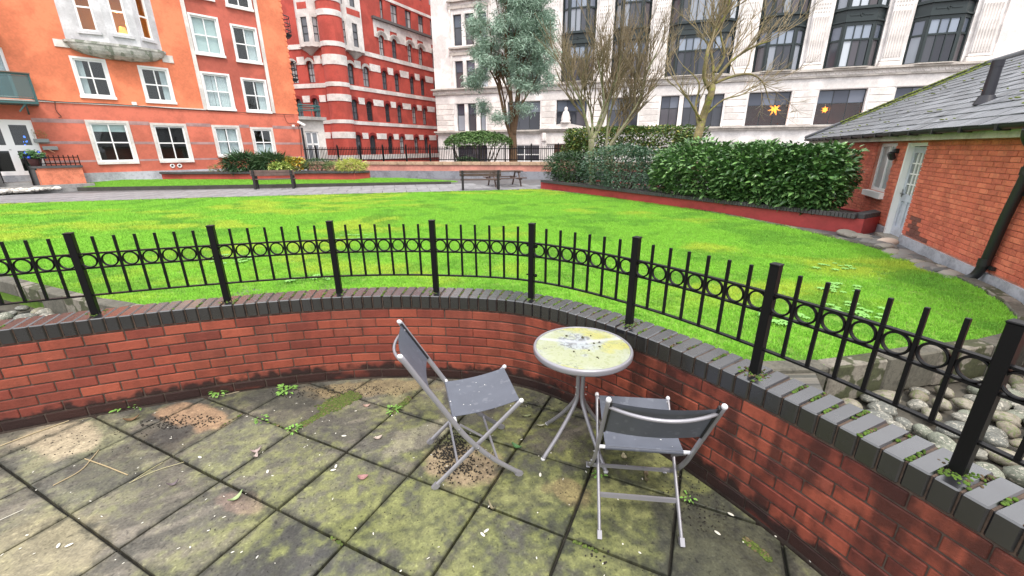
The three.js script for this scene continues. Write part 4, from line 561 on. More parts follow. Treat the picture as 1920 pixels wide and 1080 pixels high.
  // bay windows
  bays.forEach((b, i) => {
    const g = grp('bay_window', B, wM), w = b[1] - b[0], cw = Math.min(0.75, w * 0.22), pj = 0.62, pl = [[b[0] + 0.03, -0.2], [b[0] + cw, pj - 0.2], [b[1] - cw, pj - 0.2], [b[1] - 0.03, -0.2]]; const r = rng(900 + i);
    for (let f = 0; f < 3; f++) {
      const a = pl[f], c = pl[f + 1], L = Math.hypot(c[0] - a[0], c[1] - a[1]), m = frameM([a[0], a[1]], [(c[0] - a[0]) / L, (c[1] - a[1]) / L]); const fr = []; const cols = f === 1 ? (w > 4 ? 6 : 3) : 1;
      for (const [y0, y1] of [[7.45, 10.45], [11.38, 14.35], [15.3, 18.2]]) {
        const ft = 0.16, sp = y0 + (y1 - y0) * 0.62; fr.push(bx(0, ft, y0, y1, -0.1, 0.02), bx(L - ft, L, y0, y1, -0.1, 0.02), bx(ft, L - ft, y0, y0 + 0.1, -0.1, 0.02), bx(ft, L - ft, y1 - 0.2, y1, -0.1, 0.02), bx(ft, L - ft, sp - 0.06, sp + 0.06, -0.1, 0.03)); for (let k = 1; k < cols; k++) { const x = ft + (L - 2 * ft) * k / cols; fr.push(bx(x - 0.035, x + 0.035, y0 + 0.1, y1 - 0.2, -0.09, 0.01)); }
        const hi = y0 > 11; for (let k = 0; k < cols; k++) { const x0 = ft + (L - 2 * ft) * k / cols + 0.03, x1 = ft + (L - 2 * ft) * (k + 1) / cols - 0.03; const lo = hi || i > 3 && (k === 0 || f !== 1) ? pc : pd; mesh('pane', bx(x0, x1, y0 + 0.1, sp - 0.06, -0.054, -0.044), lo[Math.floor(r() * lo.length)], g, m); mesh('pane', bx(x0, x1, sp + 0.06, y1 - 0.2, -0.054, -0.044), (f === 1 ? pb : pt)[Math.floor(r() * 2)], g, m); }
      }
      mesh('frame', fr, grn, g, m);
      for (const y of [10.45, 14.35]) { mesh('spandrel', [bx(0, L, y, y + 0.93, -0.12, 0.0), bx(-0.05, L + 0.05, y + 0.02, y + 0.12, 0, 0.12), bx(-0.06, L + 0.06, y + 0.82, y + 0.93, 0, 0.16), ...(f === 1 ? [bx(L * 0.12, L * 0.42, y + 0.42, y + 0.5, 0, 0.04), bx(L * 0.58, L * 0.88, y + 0.42, y + 0.5, 0, 0.04), new THREE.TorusGeometry(0.09, 0.03, 5, 12).translate(L / 2, y + 0.46, 0.02).toNonIndexed()] : [])], grn, g, m); }
    }
    mesh('soffit', plate(pl.map(p => [p[0], p[1]]).concat([[b[1] - 0.03, -0.45], [b[0] + 0.03, -0.45]]), 18.2, 19), grn, g); mesh('backing', bx(b[0], b[1], 7.45, 19, -1.5, -1.45), M.room, g); mesh('bay_sill', plate([[b[0] - 0.05, 0], [b[0] + cw, pj - 0.05], [b[1] - cw, pj - 0.05], [b[1] + 0.05, 0]], 7.432, 7.5), weather, g);
  });
  // fluted pilasters with a pierced capital pattern and moulded bases
  const pil = [[2.95, 4.65], [7.85, 9.15], [12.4, 13.7], [19.0, 20.4], [23.9, 25.3], [28.87, 30.3], [33.95, 35.4]]; for (const p of pil) {
    const w = p[1] - p[0], c = (p[0] + p[1]) / 2, g = grp('pilaster', B, wM.clone().multiply(T(c, 7.43, 0))); mesh('shaft', [cbox(w * 0.84, 13, 0.2, 0.03).translate(0, 6.9, 0.1)], st, g); mesh('base', [cbox(w * 1.0, 0.3, 0.36, 0.04).translate(0, 0.15, 0.15), cbox(w * 0.94, 0.16, 0.3, 0.07).translate(0, 0.4, 0.13)], st2, g);
    const fl = []; for (let k = 0; k < 7; k++) fl.push(new THREE.CylinderGeometry(w * 0.045, w * 0.045, 3.0, 6, 1).translate((k - 3) * w * 0.112, 2.1, 0.205)); mesh('fluting', fl, st2, g); const dots = []; for (let row = 0; row < 13; row++) if (row % 5 !== 3) for (let k = 0; k < 6; k++) dots.push(box(0.07, 0.09, 0.03, (k - 2.5) * w * 0.12, 3.9 + row * 0.26, 0.205)); mesh('pierced_pattern', dots, weather, g).userData = { kind: 'stuff' };
  }
  mesh('end_pier', [bx(35.5, 37, 7.43, 21, 0, 0.12), bx(37.6, 39.5, 7.43, 21, 0, 0.06)], st, B, wM);
  // doorway with columns, pediment and a stone figure above it
  const dw = grp('doorway', B, wM); mesh('entablature', [bx(3.05, 7.6, 2.15, 3.1, 0, 0.18), bx(2.95, 7.7, 3.46, 3.56, 0, 0.5)], st2, dw); const ped = new THREE.Shape([new THREE.Vector2(3.0, 3.56), new THREE.Vector2(7.6, 3.56), new THREE.Vector2(5.4, 4.02)]); mesh('pediment', new THREE.ExtrudeGeometry(ped, { depth: 0.42, bevelEnabled: false }), st2, dw); for (const x of [3.35, 7.25]) mesh('console', [cbox(0.42, 0.8, 0.4, 0.08).translate(x, 2.75, 0.2), cbox(0.5, 2.6, 0.2, 0.04).translate(x, 0.9, 0.1)], st2, dw);
  mesh('figure', new THREE.LatheGeometry([[0.02, 0], [0.46, 0], [0.5, 0.12], [0.4, 0.22], [0.44, 0.4], [0.36, 0.75], [0.26, 1.0], [0.13, 1.12], [0.17, 1.25], [0.12, 1.4], [0.01, 1.45]].map(p => new THREE.Vector2(...p)), 16).translate(5.4, 3.95, 0.22), st2, dw); mesh('door_leaf', [bx(4.3, 6.6, -0.38, 2.1, -0.3, -0.25)], std(0.12, 0.05, 0.025, 0.5), dw);
  mesh('floor_slab', [bx(-7.6, 46, 3.0, 3.1, -2.49, -0.52), bx(-7.6, 46, 6.7, 6.8, -2.49, -0.52)], M.room, B, wM);
}
{ // lit paper stars hanging in two windows of the stone building
  const star = (x, y, s, c, label) => { const p = V(x, y, -0.75).applyMatrix4(wM); const g = thing('paper_star', label, 'star lantern', [p.x, p.y, p.z], Math.atan2(-0.31399, 0.94943), 'paper stars lit in the office windows'); const sh = new THREE.Shape(); for (let i = 0; i < 14; i++) { const a = i / 14 * Math.PI * 2 + Math.PI / 2, r0 = i % 2 ? 0.3 : 1; sh[i ? 'lineTo' : 'moveTo'](Math.cos(a) * r0 * s, Math.sin(a) * r0 * s); } mesh('star', new THREE.ExtrudeGeometry(sh, { depth: 0.06, bevelEnabled: true, bevelThickness: 0.12, bevelSize: 0.02, bevelSegments: 1 }), std(0.9, 0.4, 0.05, 0.7, 0, { emissive: new THREE.Color(1, 0.36, 0.03), emissiveIntensity: c }), g); mesh('cord', cyl(0.012, 0.012, 1.0, 0, s * 0.9 + 0.5, 0.02, 5), M.white, g); const l = new THREE.PointLight(0xff9030, 1.6); l.position.set(0, 0, 0.35); l.castShadow = true; g.add(l); };
  star(22.75, 4.75, 0.5, 0.42, 'large orange paper star lit in a stone building window'); star(26.35, 4.6, 0.24, 0.4, 'small orange lantern lit in the window beside the slate roof');
}
// ───────────────────────── street wall and railings behind the garden ─────────────────────────
{
  const a = V(-16.5, 0, -29.85), b = V(13, 0, -24.03), d = b.clone().sub(a).normalize(), L = a.distanceTo(b), m = frameM([a.x, a.z], [d.x, d.z]);
  const W = thing('street_wall', 'low pink brick wall with sandstone coping along the street', 'wall'); mesh('wall_face', bx(0, L, -0.34, 0.78, -0.3, 0), surf([0.60, 0.27, 0.215], [0.50, 0.21, 0.165], { size: 3, fine: 0.15 }), W, m); mesh('plinth', bx(0, L, -0.3, 0.42, 0.002, 0.06), surf([0.19, 0.20, 0.23], [0.26, 0.27, 0.3], { size: 3 }), W, m);
  const cms = [surf([0.50, 0.36, 0.25], [0.38, 0.26, 0.17], { size: 1 }), surf([0.44, 0.32, 0.22], [0.30, 0.21, 0.14], { size: 1 })]; const n = Math.floor(L / 0.62); for (let i = 0; i < n; i++) mesh('coping_stone', cbox(0.605, 0.2, 0.42, 0.02).translate((i + 0.5) * 0.62, 0.882, -0.13), cms[(i * 7) % 3 ? 0 : 1], W, m);
  const F = thing('street_railing', 'tall black spiked railing on the pink street wall', 'railing'); const y0 = 0.985; const im = M.blackIron; for (const y of [1.72, 1.08]) mesh('rail', bx(0, L, y, y + 0.05, -0.165, -0.115), im, F, m); let k = 0; for (let x = 0.2; x < L; x += 1.62) { mesh('post', [bx(x - 0.04, x + 0.04, y0, 1.98, -0.18, -0.10), new THREE.ConeGeometry(0.05, 0.1, 4).translate(x, 2.03, -0.14).toNonIndexed()], im, F, m); }
  for (let x = 0.2; x < 22.5; x += 0.115) { if (Math.abs(((x - 0.2) % 1.62)) < 0.06) continue; mesh('picket', cbox(0.03, 0.84, 0.03, 0.004).translate(x, 1.47, -0.14), im, F, m); }
}
// ───────────────────────── brick hut with slate roof ─────────────────────────
{
  const B = thing('brick_hut', 'single storey red brick hut with a mossy hipped slate roof', 'building'); const d = [0.4051, -0.9143], m = frameM([7.76, -8.17], d); // local x away from the viewer, z toward the lawn
  // local frame has z outward = (-dz, dx) turned; make sure it faces the lawn
  const F = new THREE.Matrix4().makeBasis(V(-d[0], 0, -d[1]), V(0, 1, 0), V(d[1], 0, -d[0])).setPosition(7.76, 0, -8.17); // x runs toward the viewer (−s), z = lawn side
  const bm0 = surf([0.62, 0.165, 0.085], [0.50, 0.125, 0.068], { size: 2, fine: 0.22 }), tones = [[0.62, 0.165, 0.095], [0.57, 0.145, 0.085], [0.66, 0.19, 0.11], [0.55, 0.14, 0.085]].map(c => surf(c, c.map(q => q * 0.82), { size: 0.8, n: 128, fine: 0.3, rough: 0.8 })); const soot = surf([0.2, 0.075, 0.055], [0.12, 0.05, 0.042], { size: 0.6, n: 128, fine: 0.4 });
  const win = { x0: -2.55, x1: -1.47, y0: 0.8, y1: 1.86 }, dr = { x0: -0.86, x1: -0.03, y0: 0.0, y1: 1.86 };
  mesh('wall', wall(-9.3, 6.5, -0.3, 1.96, [win, dr], 0.25, -0.012), surf([0.48, 0.19, 0.13], [0.56, 0.24, 0.17], { size: 1, fine: 0.3 }), B, F); mesh('end_wall', [bx(-9.3, -9.05, -0.3, 1.96, -6, -0.27), bx(6.25, 6.5, -0.3, 1.96, -6, -0.27), bx(-9.04, 6.24, -0.3, 1.96, -6, -5.75)], bm0, B, F);
  // bricks: the nearest as parts, the farther ones joined
  const r = rng(301), bricks = []; const blocked = (a, b, y0, y1) => [win, dr].some(h => a < h.x1 && b > h.x0 && y0 < h.y1 && y1 > h.y0); const far = [[], [], [], []];
  for (let k = 0; k < 24; k++) for (let i = 0; i < 64; i++) { let x0 = 4.9 - i * 0.226 - (k % 2) * 0.113, x1 = x0 + 0.216; const y0 = 0.16 + k * 0.0752, y1 = y0 + 0.0655; if (x0 < -9.3) continue; for (const h of [win, dr]) if (y0 < h.y1 && y1 > h.y0) { if (x0 < h.x1 && x1 > h.x1) x0 = h.x1 + 0.004; if (x1 > h.x0 && x0 < h.x0) x1 = h.x0 - 0.004; } if (x1 - x0 < 0.03 || blocked(x0, x1, y0, y1)) continue; bricks.push([x0, x1, y0, y1]); }
  bricks.sort((a, b) => { const f = q => { const x = (q[0] + q[1]) / 2; return x < -0.05 ? 9 - x : x > 4.2 ? 20 : Math.abs(x - 1.6) * 1.0; }; return f(a) - f(b); });
  bricks.forEach((q, i) => { const w = q[1] - q[0], g = cbox(w, q[3] - q[2], 0.03, 0.003).translate((q[0] + q[1]) / 2, (q[2] + q[3]) / 2, -0.008 + (r() - 0.5) * 0.004), x = (q[0] + q[1]) / 2, y = q[2]; const st = x > 0.02 && x < 0.95 && y < 0.52 && fbm(x * 4, y * 6, 3, 8) > 0.36 + 0.3 * Math.abs(x - 0.4), t = Math.floor(r() * 4); if (i < 295) mesh('brick', g, st ? soot : tones[t], B, F); else far[st ? 3 : t].push(g); });
  far.forEach((f, i) => { if (f.length) mesh('brick_facing', f, tones[i], B, F).userData = { kind: 'stuff' }; });
  mesh('plinth', [bx(-9.3, dr.x0 - 0.08, -0.3, 0.13, -0.011, 0.03), bx(dr.x1 + 0.02, 6.5, -0.3, 0.13, -0.011, 0.03)], surf([0.30, 0.32, 0.35], [0.40, 0.42, 0.45], { size: 2 }), B, F);
  // window and door
  makeWindow(B, F, { ...win, z: -0.09, cols: 2, rows: [1], fw: 0.07, bw: 0.09, pm: [phys(0.32, 0.36, 0.36, 0.18)], sill: 0.05, sm: M.white });
  const D = grp('door', B, F.clone().multiply(T(dr.x0, 0, -0.09))), w = dr.x1 - dr.x0, h = 1.86, dm = surf([0.52, 0.56, 0.62], [0.44, 0.48, 0.54], { size: 1.5, fine: 0.12 }); mesh('door_frame', [bx(0, 0.07, 0, h, -0.06, 0.11), bx(w - 0.06, w, 0, h, -0.06, 0.07), bx(0.07, w - 0.06, h - 0.06, h, -0.06, 0.07)], M.white, D); const x0 = 0.08, x1 = w - 0.07; mesh('door_leaf', [bx(x0, x0 + 0.1, 0.02, h - 0.07, -0.03, 0.015), bx(x1 - 0.1, x1, 0.02, h - 0.07, -0.03, 0.015), bx(x0 + 0.1, x1 - 0.1, 0.02, 0.2, -0.03, 0.015), bx(x0 + 0.1, x1 - 0.1, 0.72, 0.86, -0.03, 0.015), bx(x0 + 0.1, x1 - 0.1, h - 0.19, h - 0.07, -0.03, 0.015), bx(x0 + 0.1, x1 - 0.1, 0.2, 0.72, -0.03, -0.01), bx((x0 + x1) / 2 - 0.04, (x0 + x1) / 2 + 0.04, 0.2, 0.72, -0.009, 0.015)], dm, D);
  const bars = []; for (let k = 1; k < 3; k++) bars.push(bx(x0 + 0.1 + (x1 - x0 - 0.2) * k / 3 - 0.012, x0 + 0.1 + (x1 - x0 - 0.2) * k / 3 + 0.012, 0.86, h - 0.19, -0.02, 0.012)); for (let k = 1; k < 4; k++) bars.push(bx(x0 + 0.1, x1 - 0.1, 0.86 + 0.81 * k / 4 - 0.012, 0.86 + 0.81 * k / 4 + 0.012, -0.019, 0.011)); mesh('glazing_bars', bars, M.white, D); for (let a = 0; a < 3; a++) for (let b = 0; b < 4; b++) { const c0 = x0 + 0.1 + (x1 - x0 - 0.2) * a / 3 + 0.013, c1 = x0 + 0.1 + (x1 - x0 - 0.2) * (a + 1) / 3 - 0.013; mesh('pane', bx(c0, c1, 0.86 + 0.81 * b / 4 + 0.013, 0.86 + 0.81 * (b + 1) / 4 - 0.013, -0.012, -0.006), phys(0.22, 0.24, 0.22, 0.25), D); } mesh('handle', [bx(x0 + 0.03, x0 + 0.06, 0.8, 0.95, 0.015, 0.03), bx(x0 + 0.03, x0 + 0.14, 0.86, 0.88, 0.03, 0.055)], std(0.3, 0.3, 0.3, 0.35, 1), D); mesh('step', bx(-0.05, w + 0.05, -0.2, 0.015, -0.1, 0.25), surf([0.3, 0.27, 0.22], [0.22, 0.2, 0.17]), D);
  // eaves and gutter
  mesh('fascia', bx(-9.4, 6.6, 1.9, 2.02, 0.02, 0.2), surf([0.42, 0.42, 0.34], [0.3, 0.31, 0.24], { size: 1.5, fine: 0.25 }), B, F);
  const gp = []; for (let i = 0; i <= 8; i++) { const a = Math.PI + Math.PI * i / 8; gp.push(new THREE.Vector2(Math.cos(a) * 0.062, Math.sin(a) * 0.062)); } for (let i = 8; i >= 0; i--) { const a = Math.PI + Math.PI * i / 8; gp.push(new THREE.Vector2(Math.cos(a) * 0.055, Math.sin(a) * 0.055)); } const gut = new THREE.ExtrudeGeometry(new THREE.Shape(gp), { depth: 16.2, bevelEnabled: false }).rotateY(Math.PI / 2).translate(-9.6, 2.06, 0.29); const joints = []; for (let x = -9; x < 6.5; x += 0.9) joints.push(bx(x, x + 0.07, 1.985, 2.07, 0.215, 0.355)); const gm = std(0.012, 0.014, 0.015, 0.45); mesh('gutter', [gut, ...joints], gm, B, F);
  mesh('drainpipe', [tube([V(3.25, 2.0, 0.28), V(3.24, 1.9, 0.26), V(3.16, 1.72, 0.11), V(3.14, 1.6, 0.09), V(3.03, 0.9, 0.09), V(2.93, 0.2, 0.09), V(2.9, 0.06, 0.13), V(2.88, 0.0, 0.2)], 0.058, 12, 4), ...[1.5, 0.28].map(y => cyl(0.068, 0.068, 0.1, lerp(2.93, 3.14, (y - 0.2) / 1.4), y, 0.09, 14)), bx(2.82, 3.08, 0.2, 0.25, 0.02, 0.06), bx(2.95, 3.25, 1.2, 1.24, 0.02, 0.06)], gm, B, F);
  mesh('wall_lamp', [cbox(0.12, 0.1, 0.1, 0.02).translate(-1.3, 1.7, 0.04), cbox(0.16, 0.18, 0.1, 0.03).rotateX(0.4).translate(-1.3, 1.6, 0.1)], gm, B, F);
  // roof: deck below, slates laid one by one
  const E = 9.6, ov = 0.3, tp = Math.tan(R(29)), ry = 2.07, half = 3.3; // eave at z=+ov, roof runs back (−z)
  const P = (x, up) => V(x, ry + up * tp, ov - up); const deck = new THREE.BufferGeometry(); const A = P(-E, 0), Bv = P(6.9, 0), C = P(6.9, half), Dv = P(-E + half, half), E2 = V(-E, ry, ov - 2 * half), F2 = V(6.9, ry, ov - 2 * half); const tri = [A, Bv, C, A, C, Dv, A, Dv, E2, E2, Dv, C, E2, C, F2, Bv, F2, C, A, E2, Bv, Bv, E2, F2]; deck.setAttribute('position', new THREE.Float32BufferAttribute(tri.flatMap(v => [v.x, v.y - 0.03, v.z]), 3)); deck.computeVertexNormals(); const rf = mesh('roof', deck, std(0.03, 0.03, 0.032, 0.9), B, F);
  const sm4 = [0.13, 0.155, 0.18, 0.21].map((k, i) => surf([k, k * 1.05, k * 1.14], [k * 0.8, k * 0.85, k * 0.93], { size: 0.9, n: 128, fine: 0.3, rough: 0.36 })); const ang = Math.atan(tp), ex = 0.25, rowsN = Math.floor(half / Math.cos(ang) / ex); const farS = []; const sl = [];
  for (let k = 0; k <= rowsN; k++) for (let i = 0; i < 60; i++) { const up = k * ex * Math.cos(ang), x = 6.7 - i * 0.33 - (k % 2) * 0.165; if (x - 0.16 < -E + up) continue; sl.push([x, up]); }
  sl.sort((a, b) => Math.abs(a[0] + 0.5) - Math.abs(b[0] + 0.5)); const G0 = [0, 1, 2].map(i => uvm(cbox(0.318 - i * 0.004, 0.014, 0.37, 0.003)));
  sl.forEach(([x, up], i) => { const g = G0[i % 3]; const y = ry + up * tp + 0.012 + (r() - 0.5) * 0.006, z = ov - up - 0.13; const e = new THREE.Euler(ang - 0.055 + (r() - 0.5) * 0.03, (r() - 0.5) * 0.03, (r() - 0.5) * 0.03); const mm = new THREE.Matrix4().makeRotationFromEuler(e).setPosition(x + (r() - 0.5) * 0.01, y + 0.13 * tp, z); if (i < 300) { const s = new THREE.Mesh(g, sm4[Math.floor(r() * 4)]); s.name = 'slate'; s.castShadow = s.receiveShadow = true; s.applyMatrix4(mm); rf.add(s); } else farS.push(g.clone().applyMatrix4(mm)); });
  mesh('slates', farS, sm4[1], rf).userData = { kind: 'stuff' };
  // hip tiles, moss along them
  const hips = []; for (let i = 0; i < 11; i++) { const a = P(-E + half * i / 11, half * i / 11), b = P(-E + half * (i + 1) / 11 + 0.03, half * (i + 1) / 11 + 0.03); a.y += 0.045; b.y += 0.05; hips.push(tube([a, b], [0.075, 0.065], 8, 2, false)); } mesh('hip_tiles', hips, sm4[0], rf); mesh('ridge', tube([P(-E + half, half).add(V(0, 0.04, 0)), P(6.9, half).add(V(0, 0.04, 0))], 0.08, 8, 2, false), sm4[0], rf);
  const ml = []; for (let i = 0; i < 900; i++) { const t = 0.25 + 0.75 * r(), o = r() * r() * 0.55; const p = P(-E + half * t + o, half * t - o * 0.1); ml.push([p.x, p.y + 0.03 + (o < 0.1 ? 0.07 : 0), p.z, r() * 6, [1 + r() * 2, 0.6 + r(), 1 + r() * 2]]); } for (let i = 0; i < 150; i++) { const k = Math.floor(r() * rowsN), up = k * ex * Math.cos(ang); ml.push([-E + up + r() * (E + 4), ry + up * tp + 0.035, ov - up + 0.06, r() * 6, [1 + r() * 2, 0.5 + r() * 0.3, 0.8]]); }
  const im = instances('moss', new THREE.IcosahedronGeometry(0.02, 0), std(1, 1, 1, 0.95), ml, rf, () => { const k = 0.6 + 0.8 * r(); return [0.13 * k, 0.16 * k, 0.03 * k]; }); im.userData = { kind: 'stuff' };
  // vent pipe through the slates
  { const p = P(0.36, 0.74); mesh('vent_pipe', [cyl(0.075, 0.085, 0.5, p.x, p.y + 0.3, p.z, 14), cyl(0.082, 0.082, 0.1, p.x, p.y + 0.6, p.z, 10), cyl(0.1, 0.15, 0.14, p.x, p.y + 0.05, p.z, 14)], std(0.02, 0.02, 0.028, 0.4), B, F); }
}
// ───────────────────────── planters ─────────────────────────
const mulch = surf([0.03, 0.022, 0.015], [0.06, 0.045, 0.03], { size: 1, fine: 0.5 }), capM = surf([0.05, 0.05, 0.055], [0.085, 0.083, 0.08], { size: 0.8, fine: 0.3, rough: 0.6 });
function capRow(pts, y, w) { const out = []; for (let k = 0; k < pts.length - 1; k++) { const a = pts[k], b = pts[k + 1], L = Math.hypot(b[0] - a[0], b[1] - a[1]), n = Math.floor(L / 0.077), ang = Math.atan2(-(b[1] - a[1]), b[0] - a[0]); for (let i = 0; i < n; i++) { const t = (i + 0.5) / n; out.push(cbox(L / n - 0.008, 0.105, w, 0.006).rotateY(ang).translate(lerp(a[0], b[0], t), y + 0.053, lerp(a[1], b[1], t))); } } return out; }
{
  const P = thing('long_planter', 'long low red rendered planter with dark brick coping beside the lawn', 'planter'); const F = [[1.35, -19.75], [5.72, -12.05], [7.62, -8.98]], rear = [[8.7, -9.6], [8.4, -13], [4.2, -20.6]]; const red = surf([0.42, 0.055, 0.05], [0.35, 0.042, 0.04], { size: 3, fine: 0.1, rough: 0.6 });
  const ring = [...F, ...rear]; const inset = ring.map(p => { const c = [5.4, -13.8], l = Math.hypot(c[0] - p[0], c[1] - p[1]); return [p[0] + (c[0] - p[0]) / l * 0.28, p[1] + (c[1] - p[1]) / l * 0.28]; });
  const wallSeg = []; for (let i = 0; i < ring.length; i++) { const a = ring[i], b = ring[(i + 1) % ring.length], ia = inset[i], ib = inset[(i + 1) % ring.length]; mesh('planter_wall', plate([a, b, ib, ia], -0.3, 0.3), red, P); }
  mesh('soil', plate(inset, -0.2, 0.27), mulch, P); const mid = ring.map((p, i) => [(p[0] + inset[i][0]) / 2, (p[1] + inset[i][1]) / 2]); mesh('coping', capRow([mid[0], mid[1], mid[2], mid[3]], 0.3, 0.24), capM, P);
}
{
  const P = thing('raised_planter', 'low red planter with dark coping before the orange building', 'planter'); const ring = [[-18.6, -22.9], [-17.2, -22.55], [-8.3, -22.75], [-7.7, -23.3], [-8.2, -25.0], [-17.6, -24.2]], red = surf([0.47, 0.085, 0.06], [0.40, 0.06, 0.05], { size: 3, fine: 0.12 }); mesh('planter_wall', plate(ring, 0.05, 0.56), red, P); mesh('soil', plate(ring.map(p => [lerp(-13, p[0], 0.97), lerp(-23.6, p[1], 0.75)]), 0.56, 0.63), mulch, P); mesh('coping', capRow([ring[0], ring[1], ring[2], ring[3]], 0.56, 0.2), capM, P);
}
// ───────────────────────── foliage ─────────────────────────
function leafGeo(l, w, fold = 0.25, curl = 0.15) { // six-triangle leaf along +x
  const p = [[0, 0, 0], [l * 0.3, 0, 0], [l * 0.65, -curl * l * 0.3, 0], [l, -curl * l, 0], [l * 0.3, fold * w * 0.5, w / 2], [l * 0.65, fold * w * 0.4 - curl * l * 0.3, w * 0.42], [l * 0.3, fold * w * 0.5, -w / 2], [l * 0.65, fold * w * 0.4 - curl * l * 0.3, -w * 0.42]]; const t = [0, 4, 1, 1, 4, 5, 1, 5, 2, 2, 5, 3, 0, 1, 6, 1, 7, 6, 1, 2, 7, 2, 3, 7];
  const g = new THREE.BufferGeometry(); g.setAttribute('position', new THREE.Float32BufferAttribute(t.flatMap(i => p[i]), 3)); g.computeVertexNormals(); return g;
}
const leafMat = (rough) => std(1, 1, 1, rough);
const LM = { gloss: leafMat(0.3), soft: leafMat(0.7, 0.25) };
// shrub: foliage spread through a lumpy volume, stems inside
function shrub(name, label, cat, o) {
  const { p, r: rad, n, leaf, cols, seed, boxy = 0, group, mat = LM.soft, stems = 7, up = 0.35, y0 = 0, ry = 0, depth = 0.35, low = -0.9 } = o; const r = rng(seed); const G = thing(name, label, cat, p, ry, group); const L = [];
  const lump = (x, y, z) => 0.74 + 0.52 * (fbm(x * 2.3 + seed, y * 2.3 + z * 1.7 + seed, 3, seed));
  for (let i = 0; i < n; i++) {
    let x = r() * 2 - 1, y = r() * 2 - 1, z = r() * 2 - 1; let l = Math.hypot(x, y, z); if (l > 1 || l < 0.05) { i--; continue; } x /= l; y /= l; z /= l; if (y < low) { i--; continue; }
    if (boxy) { const m = Math.max(Math.abs(x), Math.abs(y), Math.abs(z)); const k = lerp(1, 1 / m, boxy); x *= k; y *= k; z *= k; }
    const t = (1 - depth * Math.pow(r(), 1.6)) * lump(x, y, z), X = x * t * rad[0], Y = y * t * rad[1], Z = z * t * rad[2];
    const az = Math.atan2(-z, x) + (r() - 0.5) * 2.4, pit = (r() - 0.5) * 1.5 + up * (0.4 + y); const s = 0.65 + 0.7 * r(); L.push([X, Y + y0 + rad[1], Z, az, s, (r() - 0.5) * 1.6, pit, t]);
  }
  const im = instances('foliage', leaf, mat, L, G, (q) => { const c = cols[Math.floor(r() * cols.length)], k = 0.7 + 0.6 * r(); return [c[0] * k, c[1] * k, c[2] * k]; }); im.userData = { kind: 'stuff' };
  const st = []; for (let i = 0; i < stems; i++) { const a = r() * 6.28, e = V(Math.cos(a) * rad[0] * 0.7, rad[1] * (1.0 + 0.7 * r()) + y0, Math.sin(a) * rad[2] * 0.7); st.push(tube([V(e.x * 0.2, -0.05, e.z * 0.2), V(e.x * 0.5, e.y * 0.5, e.z * 0.5), e], [0.03, 0.02, 0.008], 5, 3)); } if (st.length) mesh('stems', st, std(0.09, 0.06, 0.035, 0.9), G); return G;
}
{ // laurel hedge in the long planter
  const dark = [[0.035, 0.085, 0.03], [0.045, 0.105, 0.035], [0.028, 0.065, 0.026], [0.06, 0.13, 0.045]], brt = [[0.065, 0.15, 0.045], [0.10, 0.21, 0.06], [0.045, 0.11, 0.035], [0.14, 0.27, 0.08], [0.055, 0.12, 0.04]]; const big = leafGeo(0.15, 0.06), mid = leafGeo(0.12, 0.04), sml = leafGeo(0.1, 0.035);
  const H = (label, x, z, a, b, n, leaf, cols, seed, h, ry = -1.05) => shrub('laurel_bush', label, 'bush', { p: [x, 0.3, z], r: [a, h / 2, b], n, leaf, cols, seed, boxy: 0.45, mat: LM.gloss, ry, stems: 16, y0: 0.02, group: 'bushes massed in the long planter', depth: 0.45 });
  const up = [...brt, [0.16, 0.30, 0.09], [0.13, 0.25, 0.08]];
  H('dark upright laurel at the bench end of the long planter', 2.55, -18.9, 1.3, 0.72, 5200, mid, dark, 401, 1.25);
  H('small-leaved dark laurel between the two bare trees', 4.2, -16.0, 1.8, 0.9, 9000, sml, [[0.06, 0.13, 0.075], [0.045, 0.1, 0.055], [0.085, 0.16, 0.09]], 402, 1.5);
  H('pale green leafy laurel under the leaning bare tree', 5.85, -13.2, 1.75, 0.95, 9500, big, up, 403, 1.58);
  H('broad glossy laurel in the middle of the long planter', 6.75, -11.5, 1.3, 0.84, 8500, big, up, 404, 1.52);
  H('large glossy laurel beside the brick hut window', 7.22, -10.4, 0.82, 0.62, 6000, big, brt, 405, 1.5);
}
{ // clipped hedge beyond the wall
  shrub('clipped_hedge', 'flat-topped clipped hedge with yellowing leaves on bare stems behind the laurels', 'hedge', { p: [6.4, 1.15, -23.6], r: [3.6, 0.72, 0.7], n: 13000, leaf: leafGeo(0.15, 0.065), cols: [[0.09, 0.17, 0.04], [0.13, 0.22, 0.05], [0.06, 0.12, 0.035], [0.24, 0.24, 0.05]], seed: 411, boxy: 0.75, ry: -0.2, stems: 0, y0: 0.2 });
  const G = scene.children[scene.children.length - 1], r = rng(7), st = []; for (let i = 0; i < 16; i++) { const x = -3.2 + 6.4 * (i + r() * 0.6) / 16; st.push(tube([V(x + (r() - 0.5) * 0.3, -1.3, (r() - 0.5) * 0.3), V(x, -0.3, 0), V(x + (r() - 0.5) * 0.7, 0.9, (r() - 0.5) * 0.5)], [0.045, 0.035, 0.015], 5, 3)); } mesh('trunks', st, std(0.11, 0.085, 0.06, 0.9), G);
}
